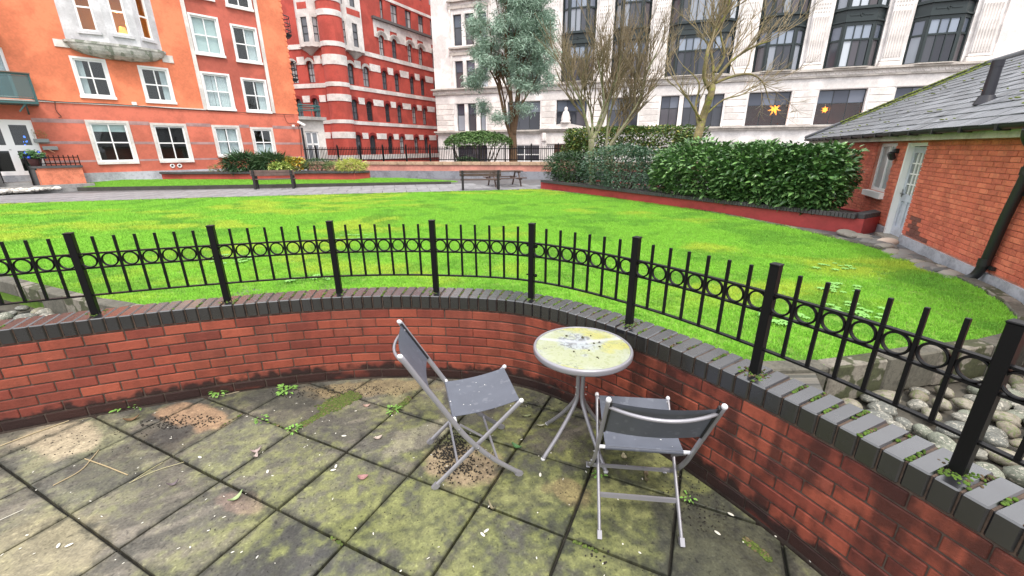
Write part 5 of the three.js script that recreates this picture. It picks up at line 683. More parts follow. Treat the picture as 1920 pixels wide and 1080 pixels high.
{ // plants in the raised planter
  const strap = leafGeo(0.42, 0.045, 0.3, 0.35), oval = leafGeo(0.14, 0.07), fine = leafGeo(0.12, 0.02); const S = (nm, lb, x, z, rr, h, n, leaf, cols, seed, up = 0.35) => shrub(nm, lb, 'plant', { p: [x, 0.6, z], r: [rr, h / 2, rr * 0.8], n, leaf, cols, seed, stems: 5, up, group: 'plants in the raised planter', low: -0.7 });
  S('low_shrub', 'sparse low plant at the wall end of the raised planter', -15.6, -23.2, 0.55, 0.4, 350, fine, [[0.2, 0.26, 0.08], [0.1, 0.15, 0.05]], 421); S('sword_plant', 'dark green strap-leaved plant in the raised planter', -14.3, -23.3, 0.85, 0.85, 1300, strap, [[0.025, 0.07, 0.02], [0.04, 0.1, 0.03], [0.03, 0.06, 0.025]], 422, 0.9); S('sword_plant', 'tall dark spiky plant behind the wooden bench', -13.0, -23.4, 0.8, 0.8, 1200, strap, [[0.03, 0.08, 0.025], [0.05, 0.1, 0.03]], 423, 0.9);
  S('variegated_shrub', 'yellow and orange variegated shrub in the raised planter', -11.9, -23.6, 0.8, 0.75, 1600, oval, [[0.42, 0.36, 0.04], [0.5, 0.28, 0.03], [0.2, 0.26, 0.05], [0.45, 0.42, 0.1]], 424); S('variegated_shrub', 'pale lime variegated shrub in the raised planter', -12.2, -22.95, 0.6, 0.5, 1100, oval, [[0.4, 0.45, 0.12], [0.25, 0.36, 0.08]], 425); S('dark_shrub', 'dense dark green shrub beside the lime mound', -10.4, -23.3, 0.75, 0.72, 1700, fine, [[0.035, 0.075, 0.03], [0.06, 0.11, 0.04]], 426); S('grassy_shrub', 'grey-green tufted plant between dark shrub and lime mound', -9.5, -23.2, 0.55, 0.52, 900, fine, [[0.28, 0.36, 0.14], [0.18, 0.26, 0.08]], 427, 0.8); S('lime_mound', 'bright lime grassy mound at the railing end of the raised planter', -8.6, -23.25, 0.72, 0.58, 1700, leafGeo(0.22, 0.018, 0.2, 0.5), [[0.42, 0.46, 0.08], [0.5, 0.5, 0.14], [0.3, 0.38, 0.05]], 428, 0.8);
}
// ───────────────────────── trees ─────────────────────────
// limbs are traced in photo pixels at the distance where the tree stands, then given depth and twigs
function atDepth(u, v, z) { const F = 780, x0 = (u - 960) / F, y0 = -(v - 540) / F, c = Math.cos(R(0.25)), s = Math.sin(R(0.25)), x = c * x0 + s * y0, y = -s * x0 + c * y0, st = Math.sin(R(18.63)), ct = Math.cos(R(18.63)), t = z / (y * st + ct); return V(x * t, 1.8 + (y * ct - st) * t, -z); }
function limbTree(seed, base, limbs, o) {
  const r = rng(seed), wood = [], twig = []; const { n1 = 9, len = 1.1, up = 0.5, kids = 4, spread = 0.55, wig = 0.1, droop = 0 } = o;
  const sprout = (p, d, L, rad, k) => {
    const pts = [p.clone()]; let q = p.clone(), e = d.clone(); for (let i = 0; i < 3; i++) { e.add(V((r() - 0.5) * wig * 2, (r() - 0.5) * wig + up * 0.14 - droop * i * 0.1, (r() - 0.5) * wig * 2)).normalize(); q = q.clone().addScaledVector(e, L / 3); pts.push(q); }
    twig.push(tube(pts, [rad, rad * 0.85, rad * 0.7, rad * 0.5], 4, 1)); if (k <= 0) return;
    for (let i = 0; i < kids; i++) { const t = 0.25 + 0.75 * r(), m = pts[Math.min(2, Math.floor(t * 3))].clone().lerp(pts[Math.min(3, Math.floor(t * 3) + 1)], t * 3 % 1), a = r() * 6.283; sprout(m, e.clone().addScaledVector(V(Math.cos(a), 0.1, Math.sin(a)), spread * (0.4 + 0.8 * r())).add(V(0, up * 0.4 * r(), 0)).normalize(), L * (0.45 + 0.35 * r()), Math.max(0.0045, rad * 0.62), k - 1); }
  };
  for (const [pts, r0, r1, cnt, dz] of limbs) {
    const P = pts.map((p, i) => { const v = p.clone(); v.z += (dz || 0) * i / (pts.length - 1) + (r() - 0.5) * 0.12 * i; return v.sub(base); }); wood.push(tube(P, P.map((_, i) => lerp(r0, r1, i / (P.length - 1))), 8, 4)); const c = new THREE.CatmullRomCurve3(P);
    const n = cnt === undefined ? n1 : cnt; for (let i = 0; i < n; i++) { const t = i === n - 1 ? 1 : 0.3 + 0.68 * (i + r()) / n, p = c.getPoint(Math.min(1, t)), d = c.getTangent(Math.min(1, t)), a = r() * 6.283; sprout(p, d.addScaledVector(V(Math.cos(a), 0, Math.sin(a)), i === n - 1 ? 0.15 : spread * (0.5 + 0.7 * r())).add(V(0, up * 0.5, 0)).normalize(), len * (0.6 + 0.6 * r()), lerp(r0, r1, t) * 0.55 + 0.003, 2); }
  }
  return { wood, twig };
}
{
  const bark = surf([0.20, 0.19, 0.13], [0.30, 0.28, 0.18], { size: 0.6, fine: 0.35, bump: 0.004, C: [0.2, 0.23, 0.09], cAmt: 0.55 });
  const q = (...a) => { const o = []; for (let i = 0; i < a.length; i += 2) o.push(atDepth(1040 + a[i] / 3.6, a[i + 1] / 3.6, 17.5)); return o; };
  const b0 = V(3.32, 0.28, -17.5);
  const L = [[[b0.clone(), ...q(250, 1080, 245, 940)], 0.15, 0.115, 0], [q(245, 945, 205, 810, 165, 690, 90, 570), 0.075, 0.024, 9, 0.6], [q(258, 940, 335, 800, 395, 620, 440, 480), 0.09, 0.03, 10, -0.5], [q(250, 920, 262, 850, 245, 720, 190, 610, 120, 470), 0.06, 0.02, 9, -0.7], [q(280, 875, 320, 720, 300, 560, 265, 430), 0.055, 0.02, 9, 0.8], [[V(3.9, 0.28, -17.3), ...q(345, 1040, 440, 880, 560, 680, 600, 500, 650, 380)], 0.075, 0.024, 10, 0.4], [[V(4.0, 0.28, -17.5), ...q(370, 1000, 490, 850, 590, 690, 690, 580)], 0.07, 0.024, 8, -0.6], [[V(3.85, 0.28, -17.6), ...q(345, 1030, 352, 880, 380, 700, 415, 520, 430, 390)], 0.06, 0.022, 9, 0.2], [[V(4.05, 0.28, -17.4), ...q(410, 950, 520, 780, 575, 640, 580, 500, 560, 390)], 0.06, 0.02, 10, -0.9]];
  const t = limbTree(521, b0, L, { len: 1.35, up: 0.62, kids: 5, spread: 0.72, wig: 0.13 });
  const G = thing('bare_tree', 'many-stemmed bare tree with fine upright twigs in the long planter', 'tree', [b0.x, b0.y, b0.z]); mesh('trunk', t.wood, bark, G); mesh('twigs', t.twig, std(0.21, 0.165, 0.10, 0.9), G);
}
{
  const bark = surf([0.26, 0.20, 0.10], [0.17, 0.14, 0.07], { size: 0.6, fine: 0.35, bump: 0.004, C: [0.22, 0.22, 0.05], cAmt: 0.54 });
  const q = (...a) => { const o = []; for (let i = 0; i < a.length; i += 2) o.push(atDepth(1260 + a[i] / 4.153, a[i + 1] / 4.153, 13.9)); return o; };
  const b0 = V(5.7, 0.28, -13.9);
  const L = [[[b0.clone(), ...q(195, 1080, 250, 910, 298, 700, 320, 645)], 0.15, 0.085, 0], [q(295, 705, 238, 600, 242, 450, 275, 360, 335, 235, 400, 110, 412, -40), 0.06, 0.03, 8, 0.5], [q(318, 650, 450, 480, 620, 370, 725, 335), 0.05, 0.016, 7, 0.4], [q(325, 650, 480, 592, 640, 565, 760, 620, 835, 790), 0.045, 0.012, 6, -0.4], [q(228, 940, 150, 840, 75, 765, 10, 660), 0.04, 0.016, 4, 0.5], [q(210, 1000, 200, 820, 238, 640, 155, 480), 0.045, 0.014, 5, -0.5], [q(320, 640, 348, 480, 330, 350, 300, 200), 0.05, 0.018, 6, -0.6], [q(340, 560, 420, 430, 400, 250, 430, 60), 0.045, 0.018, 6, -0.3], [q(255, 900, 390, 780, 520, 740, 640, 640), 0.03, 0.01, 4, 0.3]];
  const t = limbTree(522, b0, L, { len: 1.05, up: 0.42, kids: 4, spread: 0.8, wig: 0.26 });
  const G = thing('bare_tree', 'crooked bare tree with arching yellowish branches rising behind the laurels', 'tree', [b0.x, b0.y, b0.z]); mesh('trunk', t.wood, bark, G); mesh('twigs', t.twig, std(0.27, 0.215, 0.13, 0.9), G);
}
{ // evergreen with grey-green crown beyond the wall
  const bark = surf([0.20, 0.115, 0.06], [0.10, 0.06, 0.035], { size: 1, fine: 0.4, bump: 0.01 }), Z = 29.6, k = 3.484; const q = (...a) => { const o = []; for (let i = 0; i < a.length; i += 2) o.push(atDepth(815 + a[i] / k, a[i + 1] / k, Z)); return o; };
  const b0 = V(q(515, 1065)[0].x, -0.3, -Z); const L = [[[b0.clone(), ...q(512, 950, 505, 850)], 0.3, 0.25, 0], [q(508, 870, 502, 700, 490, 560, 470, 400, 450, 260), 0.17, 0.05, 7, 0.5], [q(512, 880, 530, 760, 545, 620, 555, 500, 575, 360, 610, 180, 620, 0), 0.21, 0.07, 9, -0.4], [q(500, 900, 462, 780, 432, 640, 408, 550, 365, 470, 300, 380), 0.12, 0.03, 7, 0.4], [q(470, 810, 458, 680, 432, 560, 400, 430), 0.08, 0.03, 5, -0.8], [q(520, 800, 560, 700, 640, 560, 700, 420), 0.08, 0.03, 6, 0.6]];
  const t = limbTree(523, b0, L, { len: 1.8, up: 0.6, kids: 3, spread: 0.6, wig: 0.12 }); const G = thing('evergreen_tree', 'tall evergreen with slim brown stems and a grey-green crown beyond the wall', 'tree', [b0.x, b0.y, b0.z]); mesh('trunk', [...t.wood, ...t.twig], bark, G);
  const r = rng(77), lv = []; const blobs = [[600, 90, 170, 130], [560, 280, 190, 120], [650, 430, 130, 90], [480, 30, 90, 90], [560, -150, 190, 150], [290, 170, 75, 95], [330, 320, 85, 85], [340, 450, 100, 75], [240, 530, 40, 40], [300, 500, 60, 50], [460, 440, 60, 60], [700, 220, 75, 100], [735, 330, 45, 70], [600, 555, 80, 36], [700, 525, 80, 35], [595, 700, 45, 42], [310, 700, 35, 40], [450, 755, 65, 22], [420, 210, 70, 80]];
  for (const [bx0, by0, rx, ry] of blobs) { const nc = Math.max(4, Math.round(rx * ry / 520)); for (let i = 0; i < nc; i++) { const a = r() * 6.283, d = Math.sqrt(r()), u = bx0 + Math.cos(a) * d * rx, v = by0 + Math.sin(a) * d * ry; const p = q(u, v)[0]; p.z += (r() - 0.5) * 2 * Math.min(2.4, rx / 26 * Math.sqrt(1 - d * d * 0.8)); const s = 0.3 + 0.3 * r(), n = Math.floor(190 * s * s / 0.2); for (let k2 = 0; k2 < n; k2++) { const a2 = r() * 6.28, b2 = Math.acos(2 * r() - 1), d2 = s * 1.15 * Math.pow(r(), 0.7); lv.push([p.x - b0.x + Math.sin(b2) * Math.cos(a2) * d2 * 1.15, p.y - b0.y + Math.cos(b2) * d2 * 0.8, p.z - b0.z + Math.sin(b2) * Math.sin(a2) * d2, r() * 6.28, 0.7 + 0.8 * r(), (r() - 0.5) * 2, (r() - 0.62) * 1.7]); } } }
  const im = instances('crown', leafGeo(0.22, 0.028, 0.2, 0.3), LM.soft, lv, G, () => { const k2 = 0.7 + 0.6 * r(); return [0.30 * k2, 0.42 * k2, 0.33 * k2]; }); im.userData = { kind: 'stuff' }; 
}
{ // umbrella-shaped shrub behind the railing
  const G = thing('spreading_shrub', 'umbrella-shaped green shrub on twisted stems behind the street railing', 'shrub', [-2.3, -0.3, -29.3]); const r = rng(81), st = []; for (let i = 0; i < 9; i++) { const x = (r() - 0.5) * 3.8; st.push(tube([V(x * 0.3, 0, 0), V(x * 0.5 + (r() - 0.5) * 0.4, 0.9, (r() - 0.5) * 0.5), V(x * 0.8 + (r() - 0.5) * 0.4, 1.6, (r() - 0.5) * 0.5), V(x, 2.6, (r() - 0.5) * 0.8)], [0.07, 0.055, 0.045, 0.02], 6, 4)); } mesh('stems', st, std(0.16, 0.13, 0.1, 0.9), G); const L = []; for (let i = 0; i < 9500; i++) { const x = (r() * 2 - 1), z = (r() * 2 - 1); if (x * x + z * z > 1) continue; const top = 1 - (x * x + z * z) * 0.8, n = fbm(x * 3 + 5, z * 3 + 5, 3, 9); L.push([x * 2.3 * (0.8 + 0.4 * n), 2.35 + top * 0.75 * (0.6 + 0.8 * n) - r() * r() * 0.55, z * 1.2, r() * 6.28, 0.7 + 0.6 * r(), (r() - 0.5) * 1.5, (r() - 0.4)]); } const im = instances('foliage', leafGeo(0.15, 0.06), LM.soft, L, G, () => { const c = [[0.13, 0.24, 0.07], [0.08, 0.16, 0.05], [0.18, 0.3, 0.1]][Math.floor(r() * 3)]; return c; }); im.userData = { kind: 'stuff' };
  shrub('railing_shrub', 'small dark shrub at the foot of the street railing', 'shrub', { p: [-2.9, 0.55, -28.4], r: [0.7, 0.35, 0.4], n: 1000, leaf: leafGeo(0.14, 0.06), cols: [[0.06, 0.12, 0.05], [0.09, 0.16, 0.07]], seed: 82 });
}
// ───────────────────────── benches and picnic table ─────────────────────────
const woodD = [surf([0.10, 0.062, 0.05], [0.07, 0.045, 0.038], { size: 1, fine: 0.3, sx: 1, rough: 0.55 }), surf([0.14, 0.085, 0.07], [0.09, 0.058, 0.05], { size: 1, fine: 0.3, rough: 0.55 })], postB = std(0.018, 0.016, 0.016, 0.6);
function bench(x, z, ry, label, mat) { const B = thing('park_bench', label, 'bench', [x, 0.003, z], ry, 'benches along the flagged path'); const w = 1.72; for (const s of [-1, 1]) { const X = s * (w / 2 - 0.06); mesh('leg', [cbox(0.1, 0.66, 0.09, 0.012).translate(X, 0.33, 0.24), cbox(0.1, 0.86, 0.09, 0.012).translate(X, 0.43, -0.2), cbox(0.09, 0.08, 0.36, 0.01).translate(X, 0.36, 0.02)], postB, B); mesh('arm', cbox(0.1, 0.05, 0.58, 0.01).translate(X, 0.675, 0.03), postB, B); } for (let k = 0; k < 3; k++) mesh('seat_slat', cbox(w + 0.1, 0.045, 0.13, 0.008).translate(0, 0.445, -0.08 + k * 0.145), mat, B); for (let k = 0; k < 2; k++) mesh('back_slat', cbox(w + 0.14, 0.12, 0.04, 0.008).translate(0, 0.66 + k * 0.135, -0.135), mat, B); return B; }
bench(-11.2, -20.25, Math.PI + 0.28, 'brown wooden bench in front of the strap-leaved plants', woodD[1]); bench(-1.4, -19.35, Math.PI + 0.1, 'dark wooden bench beside the picnic table', woodD[0]);
{ const P = thing('picnic_table', 'dark wooden picnic table with attached benches behind the dark bench', 'picnic table', [-0.35, -0.042, -21.3], 0.35); for (let k = 0; k < 5; k++) mesh('table_plank', cbox(1.75, 0.04, 0.13, 0.006).translate(0, 0.75, (k - 2) * 0.14), woodD[0], P); for (const s of [-1, 1]) for (let k = 0; k < 2; k++) mesh('seat_plank', cbox(1.75, 0.04, 0.13, 0.006).translate(0, 0.45, s * (0.62 + k * 0.14)), woodD[0], P); for (const x of [-0.65, 0.65]) { for (const s of [-1, 1]) mesh('leg', bar(V(x, 0, s * 0.66), V(x, 0.73, s * 0.22), 0.045, 0.09), woodD[0], P); mesh('bearer', [bx(x - 0.07, x - 0.025, 0.37, 0.43, -0.8, 0.8), bx(x + 0.025, x + 0.07, 0.67, 0.73, -0.36, 0.36)], woodD[0], P); } }
// ───────────────────────── doorstep of the orange building ─────────────────────────
{
  const pm = surf([0.66, 0.22, 0.12], [0.55, 0.17, 0.10], { size: 1.5, fine: 0.2 }); const W = thing('porch_wall', 'short orange brick wall with dark coping beside the garden door', 'wall'); mesh('wall_face', [bx(LX(-2.75), LX(-1.5), -0.05, LY(1.12), 0.06, 1.1), bx(LX(-2.95), LX(-2.76), -0.05, LY(1.05), 0.9, 1.12)], pm, W, lbM); mesh('coping', bx(LX(-2.98), LX(-1.46), LY(1.121), LY(1.2), 0.06, 1.16), capM, W, lbM); mesh('quoin_bricks', bx(LX(-2.97), LX(-2.8), -0.05, LY(1.1), 1.121, 1.15), capM, W, lbM);
  const W2 = thing('porch_wall', 'orange brick porch wall end by the black gate', 'wall'); mesh('wall_face', bx(LX(-5.5), LX(-3.75), -0.05, LY(0.95), 0.5, 1.2), pm, W2, lbM); mesh('quoin_bricks', bx(LX(-3.95), LX(-3.7), -0.05, LY(0.96), 1.201, 1.23), capM, W2, lbM);
  const S = thing('door_step', 'dark stone step below the garden door', 'step'); mesh('tread', [bx(LX(-3.7), LX(-2.99), -0.05, LY(0.62), 0.06, 1.1), bx(LX(-3.9), LX(-1.3), -0.04, LY(0.5), 1.16, 1.6)], surf([0.2, 0.2, 0.2], [0.28, 0.27, 0.26]), S, lbM);
  const Rl = thing('porch_railing', 'small black iron railing on the porch wall', 'railing'); const q = []; mesh('rail', [bx(LX(-2.6), LX(-1.52), LY(1.5), LY(1.53), 0.9, 0.93), bx(LX(-2.6), LX(-1.52), LY(1.27), LY(1.3), 0.9, 0.93)], M.blackIron, Rl, lbM); for (let x = LX(-2.6); x <= LX(-1.5); x += 0.16) mesh('picket', bx(x - 0.018, x + 0.018, LY(1.2), LY(1.6), 0.895, 0.935), M.blackIron, Rl, lbM);
  const Gt = thing('porch_gate', 'black iron gate standing open by the garden door', 'gate'); const gm = [bx(LX(-3.75), LX(-3.7), 0.2, LY(1.7), 1.15, 1.2), bx(LX(-2.98), LX(-2.93), 0.2, LY(1.65), 1.17, 1.22)]; mesh('gate_post', gm, M.blackIron, Gt, lbM); for (let k = 0; k < 7; k++) mesh('gate_bar', bx(LX(-3.7) - 0.03, LX(-3.7) + 0.0, LY(0.6), LY(1.62), 0.2 + k * 0.13, 0.225 + k * 0.13), M.blackIron, Gt, lbM); mesh('gate_rail', [bx(LX(-3.7) - 0.03, LX(-3.7), LY(1.5), LY(1.54), 0.15, 1.15), bx(LX(-3.7) - 0.03, LX(-3.7), LY(0.66), LY(0.7), 0.15, 1.15)], M.blackIron, Gt, lbM);
  const fp = V(LX(-2.72), LY(1.2) + 0.003, 0.6).applyMatrix4(lbM); const pot = thing('flower_pot', 'dark pot of leafy stems hung with blue baubles on the porch wall', 'plant pot', [fp.x, fp.y, fp.z]); const r = rng(91); mesh('pot', new THREE.LatheGeometry([[0.01, 0], [0.17, 0], [0.24, 0.3], [0.26, 0.32], [0.2, 0.3], [0.01, 0.28]].map(p => new THREE.Vector2(...p)), 18), std(0.12, 0.05, 0.05, 0.6), pot); const L = []; for (let i = 0; i < 500; i++) { const a = r() * 6.28, d = 0.42 * Math.sqrt(r()); L.push([Math.cos(a) * d, 0.32 + r() * 0.42 * (1 - d), Math.sin(a) * d, a, 0.8 + r() * 0.5, r() - 0.5, 0.5 * (r() - 0.2)]); } instances('foliage', leafGeo(0.16, 0.06), LM.soft, L, pot, () => [0.12, 0.26, 0.1]).userData = { kind: 'stuff' }; for (let i = 0; i < 14; i++) { const a = r() * 6.28, d = 0.15 + 0.28 * r(); mesh('bauble', new THREE.SphereGeometry(0.05, 12, 8).translate(Math.cos(a) * d, 0.3 + 0.3 * r(), Math.sin(a) * d), phys(0.02, 0.09, 0.75, 0.15, { clearcoat: 1 }), pot); }
  const tp = V(LX(-2.78), LY(0.82), -0.8).applyMatrix4(lbM); const tr = thing('tinsel_tree', 'small indoor Christmas tree with blue lights behind the garden door', 'christmas tree', [tp.x, tp.y - 0.05, tp.z]); mesh('cone', [new THREE.ConeGeometry(0.38, 1.7, 10).translate(0, 1.0, 0).toNonIndexed(), cyl(0.04, 0.04, 0.3, 0, 0.1, 0)], std(0.02, 0.05, 0.03, 0.9), tr); const bl = std(0.1, 0.2, 1, 0.4, 0, { emissive: new THREE.Color(0.05, 0.2, 1), emissiveIntensity: 1.2 }); for (let i = 0; i < 34; i++) { const t = r(), a = r() * 6.28, rr = 0.4 * (1 - t); mesh('light', new THREE.IcosahedronGeometry(0.035, 1).translate(Math.cos(a) * rr, 0.2 + t * 1.6, Math.sin(a) * rr), i % 4 ? bl : M.white, tr); }
  for (const [x, y, lb, hh] of [[-2.35, 2.14, 'grey wall planter with trailing herbs beside the garden door', 1], [-2.18, 1.86, 'empty grey wall planter under the herb planter', 0]]) { const p = V(LX(x), LY(y), 0.12).applyMatrix4(lbM); const g = thing('wall_planter', lb, 'planter', [p.x, p.y, p.z], Math.atan2(0.73728, 0.67559)); mesh('trough', [cbox(0.5, 0.17, 0.2, 0.02)], std(0.22, 0.24, 0.24, 0.7), g); if (hh) { const L = []; for (let i = 0; i < 160; i++) L.push([(r() - 0.5) * 0.45, 0.08 + r() * 0.4, (r() - 0.5) * 0.15, r() * 6.28, 0.7, r(), r()]); instances('herbs', leafGeo(0.1, 0.025), LM.soft, L, g, () => [0.25, 0.22, 0.07]).userData = { kind: 'stuff' }; } else mesh('cloth', bar(V(-0.1, -0.05, 0.11), V(0.1, -0.2, 0.12), 0.12, 0.02), std(0.5, 0.25, 0.15, 0.9), g); }
}
// stones at the kerb by the hut
{ const S = grp(uniq('border_stones'), scene); struct(S, 'flat stones along the path by the hut'); const r = rng(95), g = new THREE.IcosahedronGeometry(1, 1), ms = [std(0.17, 0.165, 0.15, 0.8), std(0.26, 0.24, 0.2, 0.8), std(0.09, 0.09, 0.085, 0.8)]; const gg = uvm(prep(g.clone())); for (let i = 0; i < 46; i++) { const t = r(), x = lerp(7.35, 6.35, t) + (r() - 0.5) * 0.5 * (1 - t * 0.5), z = lerp(-8.9, -5.6, t); const m = new THREE.Mesh(gg, ms[Math.floor(r() * 3)]); m.name = 'stone'; const s = 0.08 + 0.09 * r(); m.scale.set(s * 1.4, s * 0.5, s); m.position.set(x + 0.12 - 0.1 * t, -0.02 + r() * 0.03, z - 0.1); m.rotation.set((r() - 0.5) * 0.4, r() * 6, (r() - 0.5) * 0.4); m.castShadow = m.receiveShadow = true; S.add(m); } const m = new THREE.Mesh(gg, std(0.55, 0.45, 0.36, 0.8)); m.name = 'stone'; m.scale.set(0.2, 0.09, 0.14); m.position.set(7.22, 0.05, -7.85); S.add(m); }
// ───────────────────────── folding chairs ─────────────────────────
const frameM_ = new THREE.MeshPhysicalMaterial({ color: new THREE.Color().setRGB(0.29, 0.285, 0.31), roughness: 0.42, metalness: 0.35, roughnessMap: tex(128, 128, (u, v) => 0.75 + 0.4 * (fbm(u * 8, v * 8, 4, 601, 8) - 0.3), false, 4), side: THREE.DoubleSide });
const slingM = new THREE.MeshPhysicalMaterial({ map: tex(512, 512, (u, v) => { const w = 0.75 + 0.25 * Math.sin(u * 512 * 0.8) * Math.sin(v * 512 * 0.8), f = fbm(u * 7, v * 7, 5, 605, 7), d = sm(0.66, 0.76, fbm(u * 14 + 3, v * 14, 4, 606, 14)); const c = [0.12, 0.132, 0.165].map(q => q * w * (0.9 + 0.25 * f)); return mix3(c, [0.28, 0.29, 0.32], d * 0.2); }, true, 2.2), roughness: 0.46, sheen: 0.5, sheenRoughness: 0.5, sheenColor: new THREE.Color(0.3, 0.33, 0.4), side: THREE.DoubleSide });
const capMat = std(0.66, 0.66, 0.68, 0.45), tapeM = std(0.015, 0.015, 0.018, 0.5);
function flatTube(pts, w, t) { // oval tube in the plane x = const, swept through [z,y] points; w in plane, t across
  const c = new THREE.CatmullRomCurve3(pts.map(p => V(p[0], p[1], p[2])), false, 'centripetal'), N = 30, rs = 12, pos = [], idx = [];
  for (let i = 0; i <= N; i++) { const p = c.getPointAt(i / N), d = c.getTangentAt(i / N), n = V(0, -d.z, d.y).normalize(); for (let j = 0; j < rs; j++) { const a = j / rs * 6.2832, q = p.clone().addScaledVector(n, Math.cos(a) * w / 2).add(V(Math.sin(a) * t / 2, 0, 0)); pos.push(q.x, q.y, q.z); } }
  for (let i = 0; i < N; i++) for (let j = 0; j < rs; j++) { const a = i * rs + j, b = i * rs + (j + 1) % rs; idx.push(a, a + rs, b, b, a + rs, b + rs); } for (const e of [0, N]) { const q = c.getPointAt(e / N); pos.push(q.x, q.y, q.z); const k = pos.length / 3 - 1; for (let j = 0; j < rs; j++) idx.push(e * rs + j, e * rs + (j + 1) % rs, k); }
  const g = new THREE.BufferGeometry(); g.setAttribute('position', new THREE.Float32BufferAttribute(pos, 3)); g.setIndex(idx); g.computeVertexNormals(); g.setAttribute('uv', new THREE.BufferAttribute(new Float32Array(pos.length / 3 * 2), 2)); return g.toNonIndexed();
}
function sheet(fn, n, m, th = 0.0022) { const pos = [], q = (i, j, s) => { const p = fn(i / n, j / m); return [p[0], p[1] + s * th * 0.5, p[2] + s * th * 0.5]; }; for (const s of [1, -1]) for (let i = 0; i < n; i++) for (let j = 0; j < m; j++) { const a = q(i, j, s), b = q(i + 1, j, s), c = q(i + 1, j + 1, s), e = q(i, j + 1, s); pos.push(...a, ...b, ...c, ...a, ...c, ...e); } let g = new THREE.BufferGeometry(); g.setAttribute('position', new THREE.Float32BufferAttribute(pos, 3)); g = mergeVertices(g, 1e-5); g.computeVertexNormals(); return g; }
function foldingChair(label, x, z, f, seed) { // local: x sideways, −z forward; origin between the rear feet
  const C = thing('folding_chair', label, 'chair', [x, 0, z], Math.atan2(-f[0], -f[1]), 'grey folding chairs on the patio'); const hw = 0.215, wa = hw + 0.004, wb = hw - 0.022; const A = [[-0.107, 0.848], [0.0, 0.655], [0.127, 0.43], [0.17, 0.355], [0.25, 0.245], [0.345, 0.14], [0.492, 0.012]], Bp = [[0.5, 0.478], [0.25, 0.243], [0.004, 0.012]];
  for (const s of [-1, 1]) {
    const a = mesh('back_rail', flatTube(A.map(p => [s * wa, p[1], -p[0]]), 0.029, 0.017), frameM_, C), b = mesh('front_rail', flatTube(Bp.map(p => [s * wb, p[1], -p[0]]), 0.027, 0.017), frameM_, C);
    mesh('end_cap', new THREE.SphereGeometry(0.0155, 10, 8).scale(0.75, 0.8, 1).rotateX(-0.5).translate(s * wa, 0.852, 0.11), capMat, a); mesh('end_cap', new THREE.SphereGeometry(0.0145, 10, 8).scale(0.8, 1, 1).translate(s * wb, 0.482, -0.504), capMat, b); mesh('foot', bar(V(s * wb, 0.002, 0.003), V(s * wb, 0.03, -0.022), 0.021, 0.031), frameM_, b); mesh('foot', bar(V(s * wa, 0.003, -0.5), V(s * wa, 0.026, -0.468), 0.021, 0.03), frameM_, a);
    mesh('rivet', [new THREE.SphereGeometry(0.007, 8, 6).translate(s * (wa + 0.009), 0.246, -0.25), new THREE.SphereGeometry(0.006, 8, 6).translate(s * (wa + 0.009), 0.385, -0.152), new THREE.SphereGeometry(0.006, 8, 6).translate(s * (wa + 0.009), 0.175, -0.312)].map(g => g.toNonIndexed()), std(0.3, 0.3, 0.3, 0.3, 1), a);
    mesh('brace', bar(V(s * (wb - 0.012), 0.28, -0.287), V(s * (wa - 0.016), 0.40, -0.16), 0.004, 0.011), frameM_, C);
  }
  const rod = (y, zz, w, rr, nm, m = frameM_) => mesh(nm, new THREE.CylinderGeometry(rr, rr, 2 * w, 10).rotateZ(Math.PI / 2).translate(0, y, zz), m, C);
  rod(0.43, -0.135, wa, 0.009, 'seat_bar', capMat); rod(0.468, -0.49, wb, 0.009, 'seat_bar'); mesh('stretcher', bar(V(-wb, 0.135, -0.138), V(wb, 0.135, -0.138), 0.011, 0.024), frameM_, C); mesh('stretcher', bar(V(-wa, 0.12, -0.362), V(wa, 0.12, -0.362), 0.011, 0.018), frameM_, C);
  // bowed tube behind the backrest
  const bow = []; for (let i = 0; i <= 8; i++) { const t = i / 8 * 2 - 1; bow.push(V(t * (wa - 0.006), 0.802 - 0.008 * (1 - t * t), 0.082 + 0.062 * (1 - t * t))); } mesh('bow_rail', tube(bow, 0.0085, 10, 3), frameM_, C);
  const sw = wb - 0.012; mesh('seat_sling', sheet((u, v) => { const X = lerp(-sw, sw, u), s = lerp(0.127, 0.497, v), sag = 0.022 * (1 - Math.pow(2 * v - 1, 2)) * (1 - 0.35 * Math.pow(2 * u - 1, 2)); return [X, lerp(0.441, 0.482, v) - sag, -s]; }, 14, 16), slingM, C); mesh('sling_hem', [new THREE.CylinderGeometry(0.0125, 0.0125, sw * 2, 10).rotateZ(Math.PI / 2).translate(0, 0.43, -0.135), new THREE.CylinderGeometry(0.0122, 0.0122, sw * 2, 10).rotateZ(Math.PI / 2).translate(0, 0.469, -0.49)].map(g => g.toNonIndexed()), slingM, C);
  const bw = wa - 0.009; mesh('back_sling', sheet((u, v) => { const X = lerp(-bw, bw, u), t = lerp(0.03, 0.585, v), sag = 0.02 * (1 - Math.pow(2 * u - 1, 2)); return [X, lerp(0.848, 0.43, t) - sag * 0.4, 0.107 - 0.234 * t + sag * 0.9]; }, 14, 14), slingM, C); for (const s of [-1, 1]) mesh('sling_channel', bar(V(s * (wa - 0.012), 0.842, 0.102), V(s * (wa - 0.012), 0.6, -0.034), 0.01, 0.016), tapeM, C);
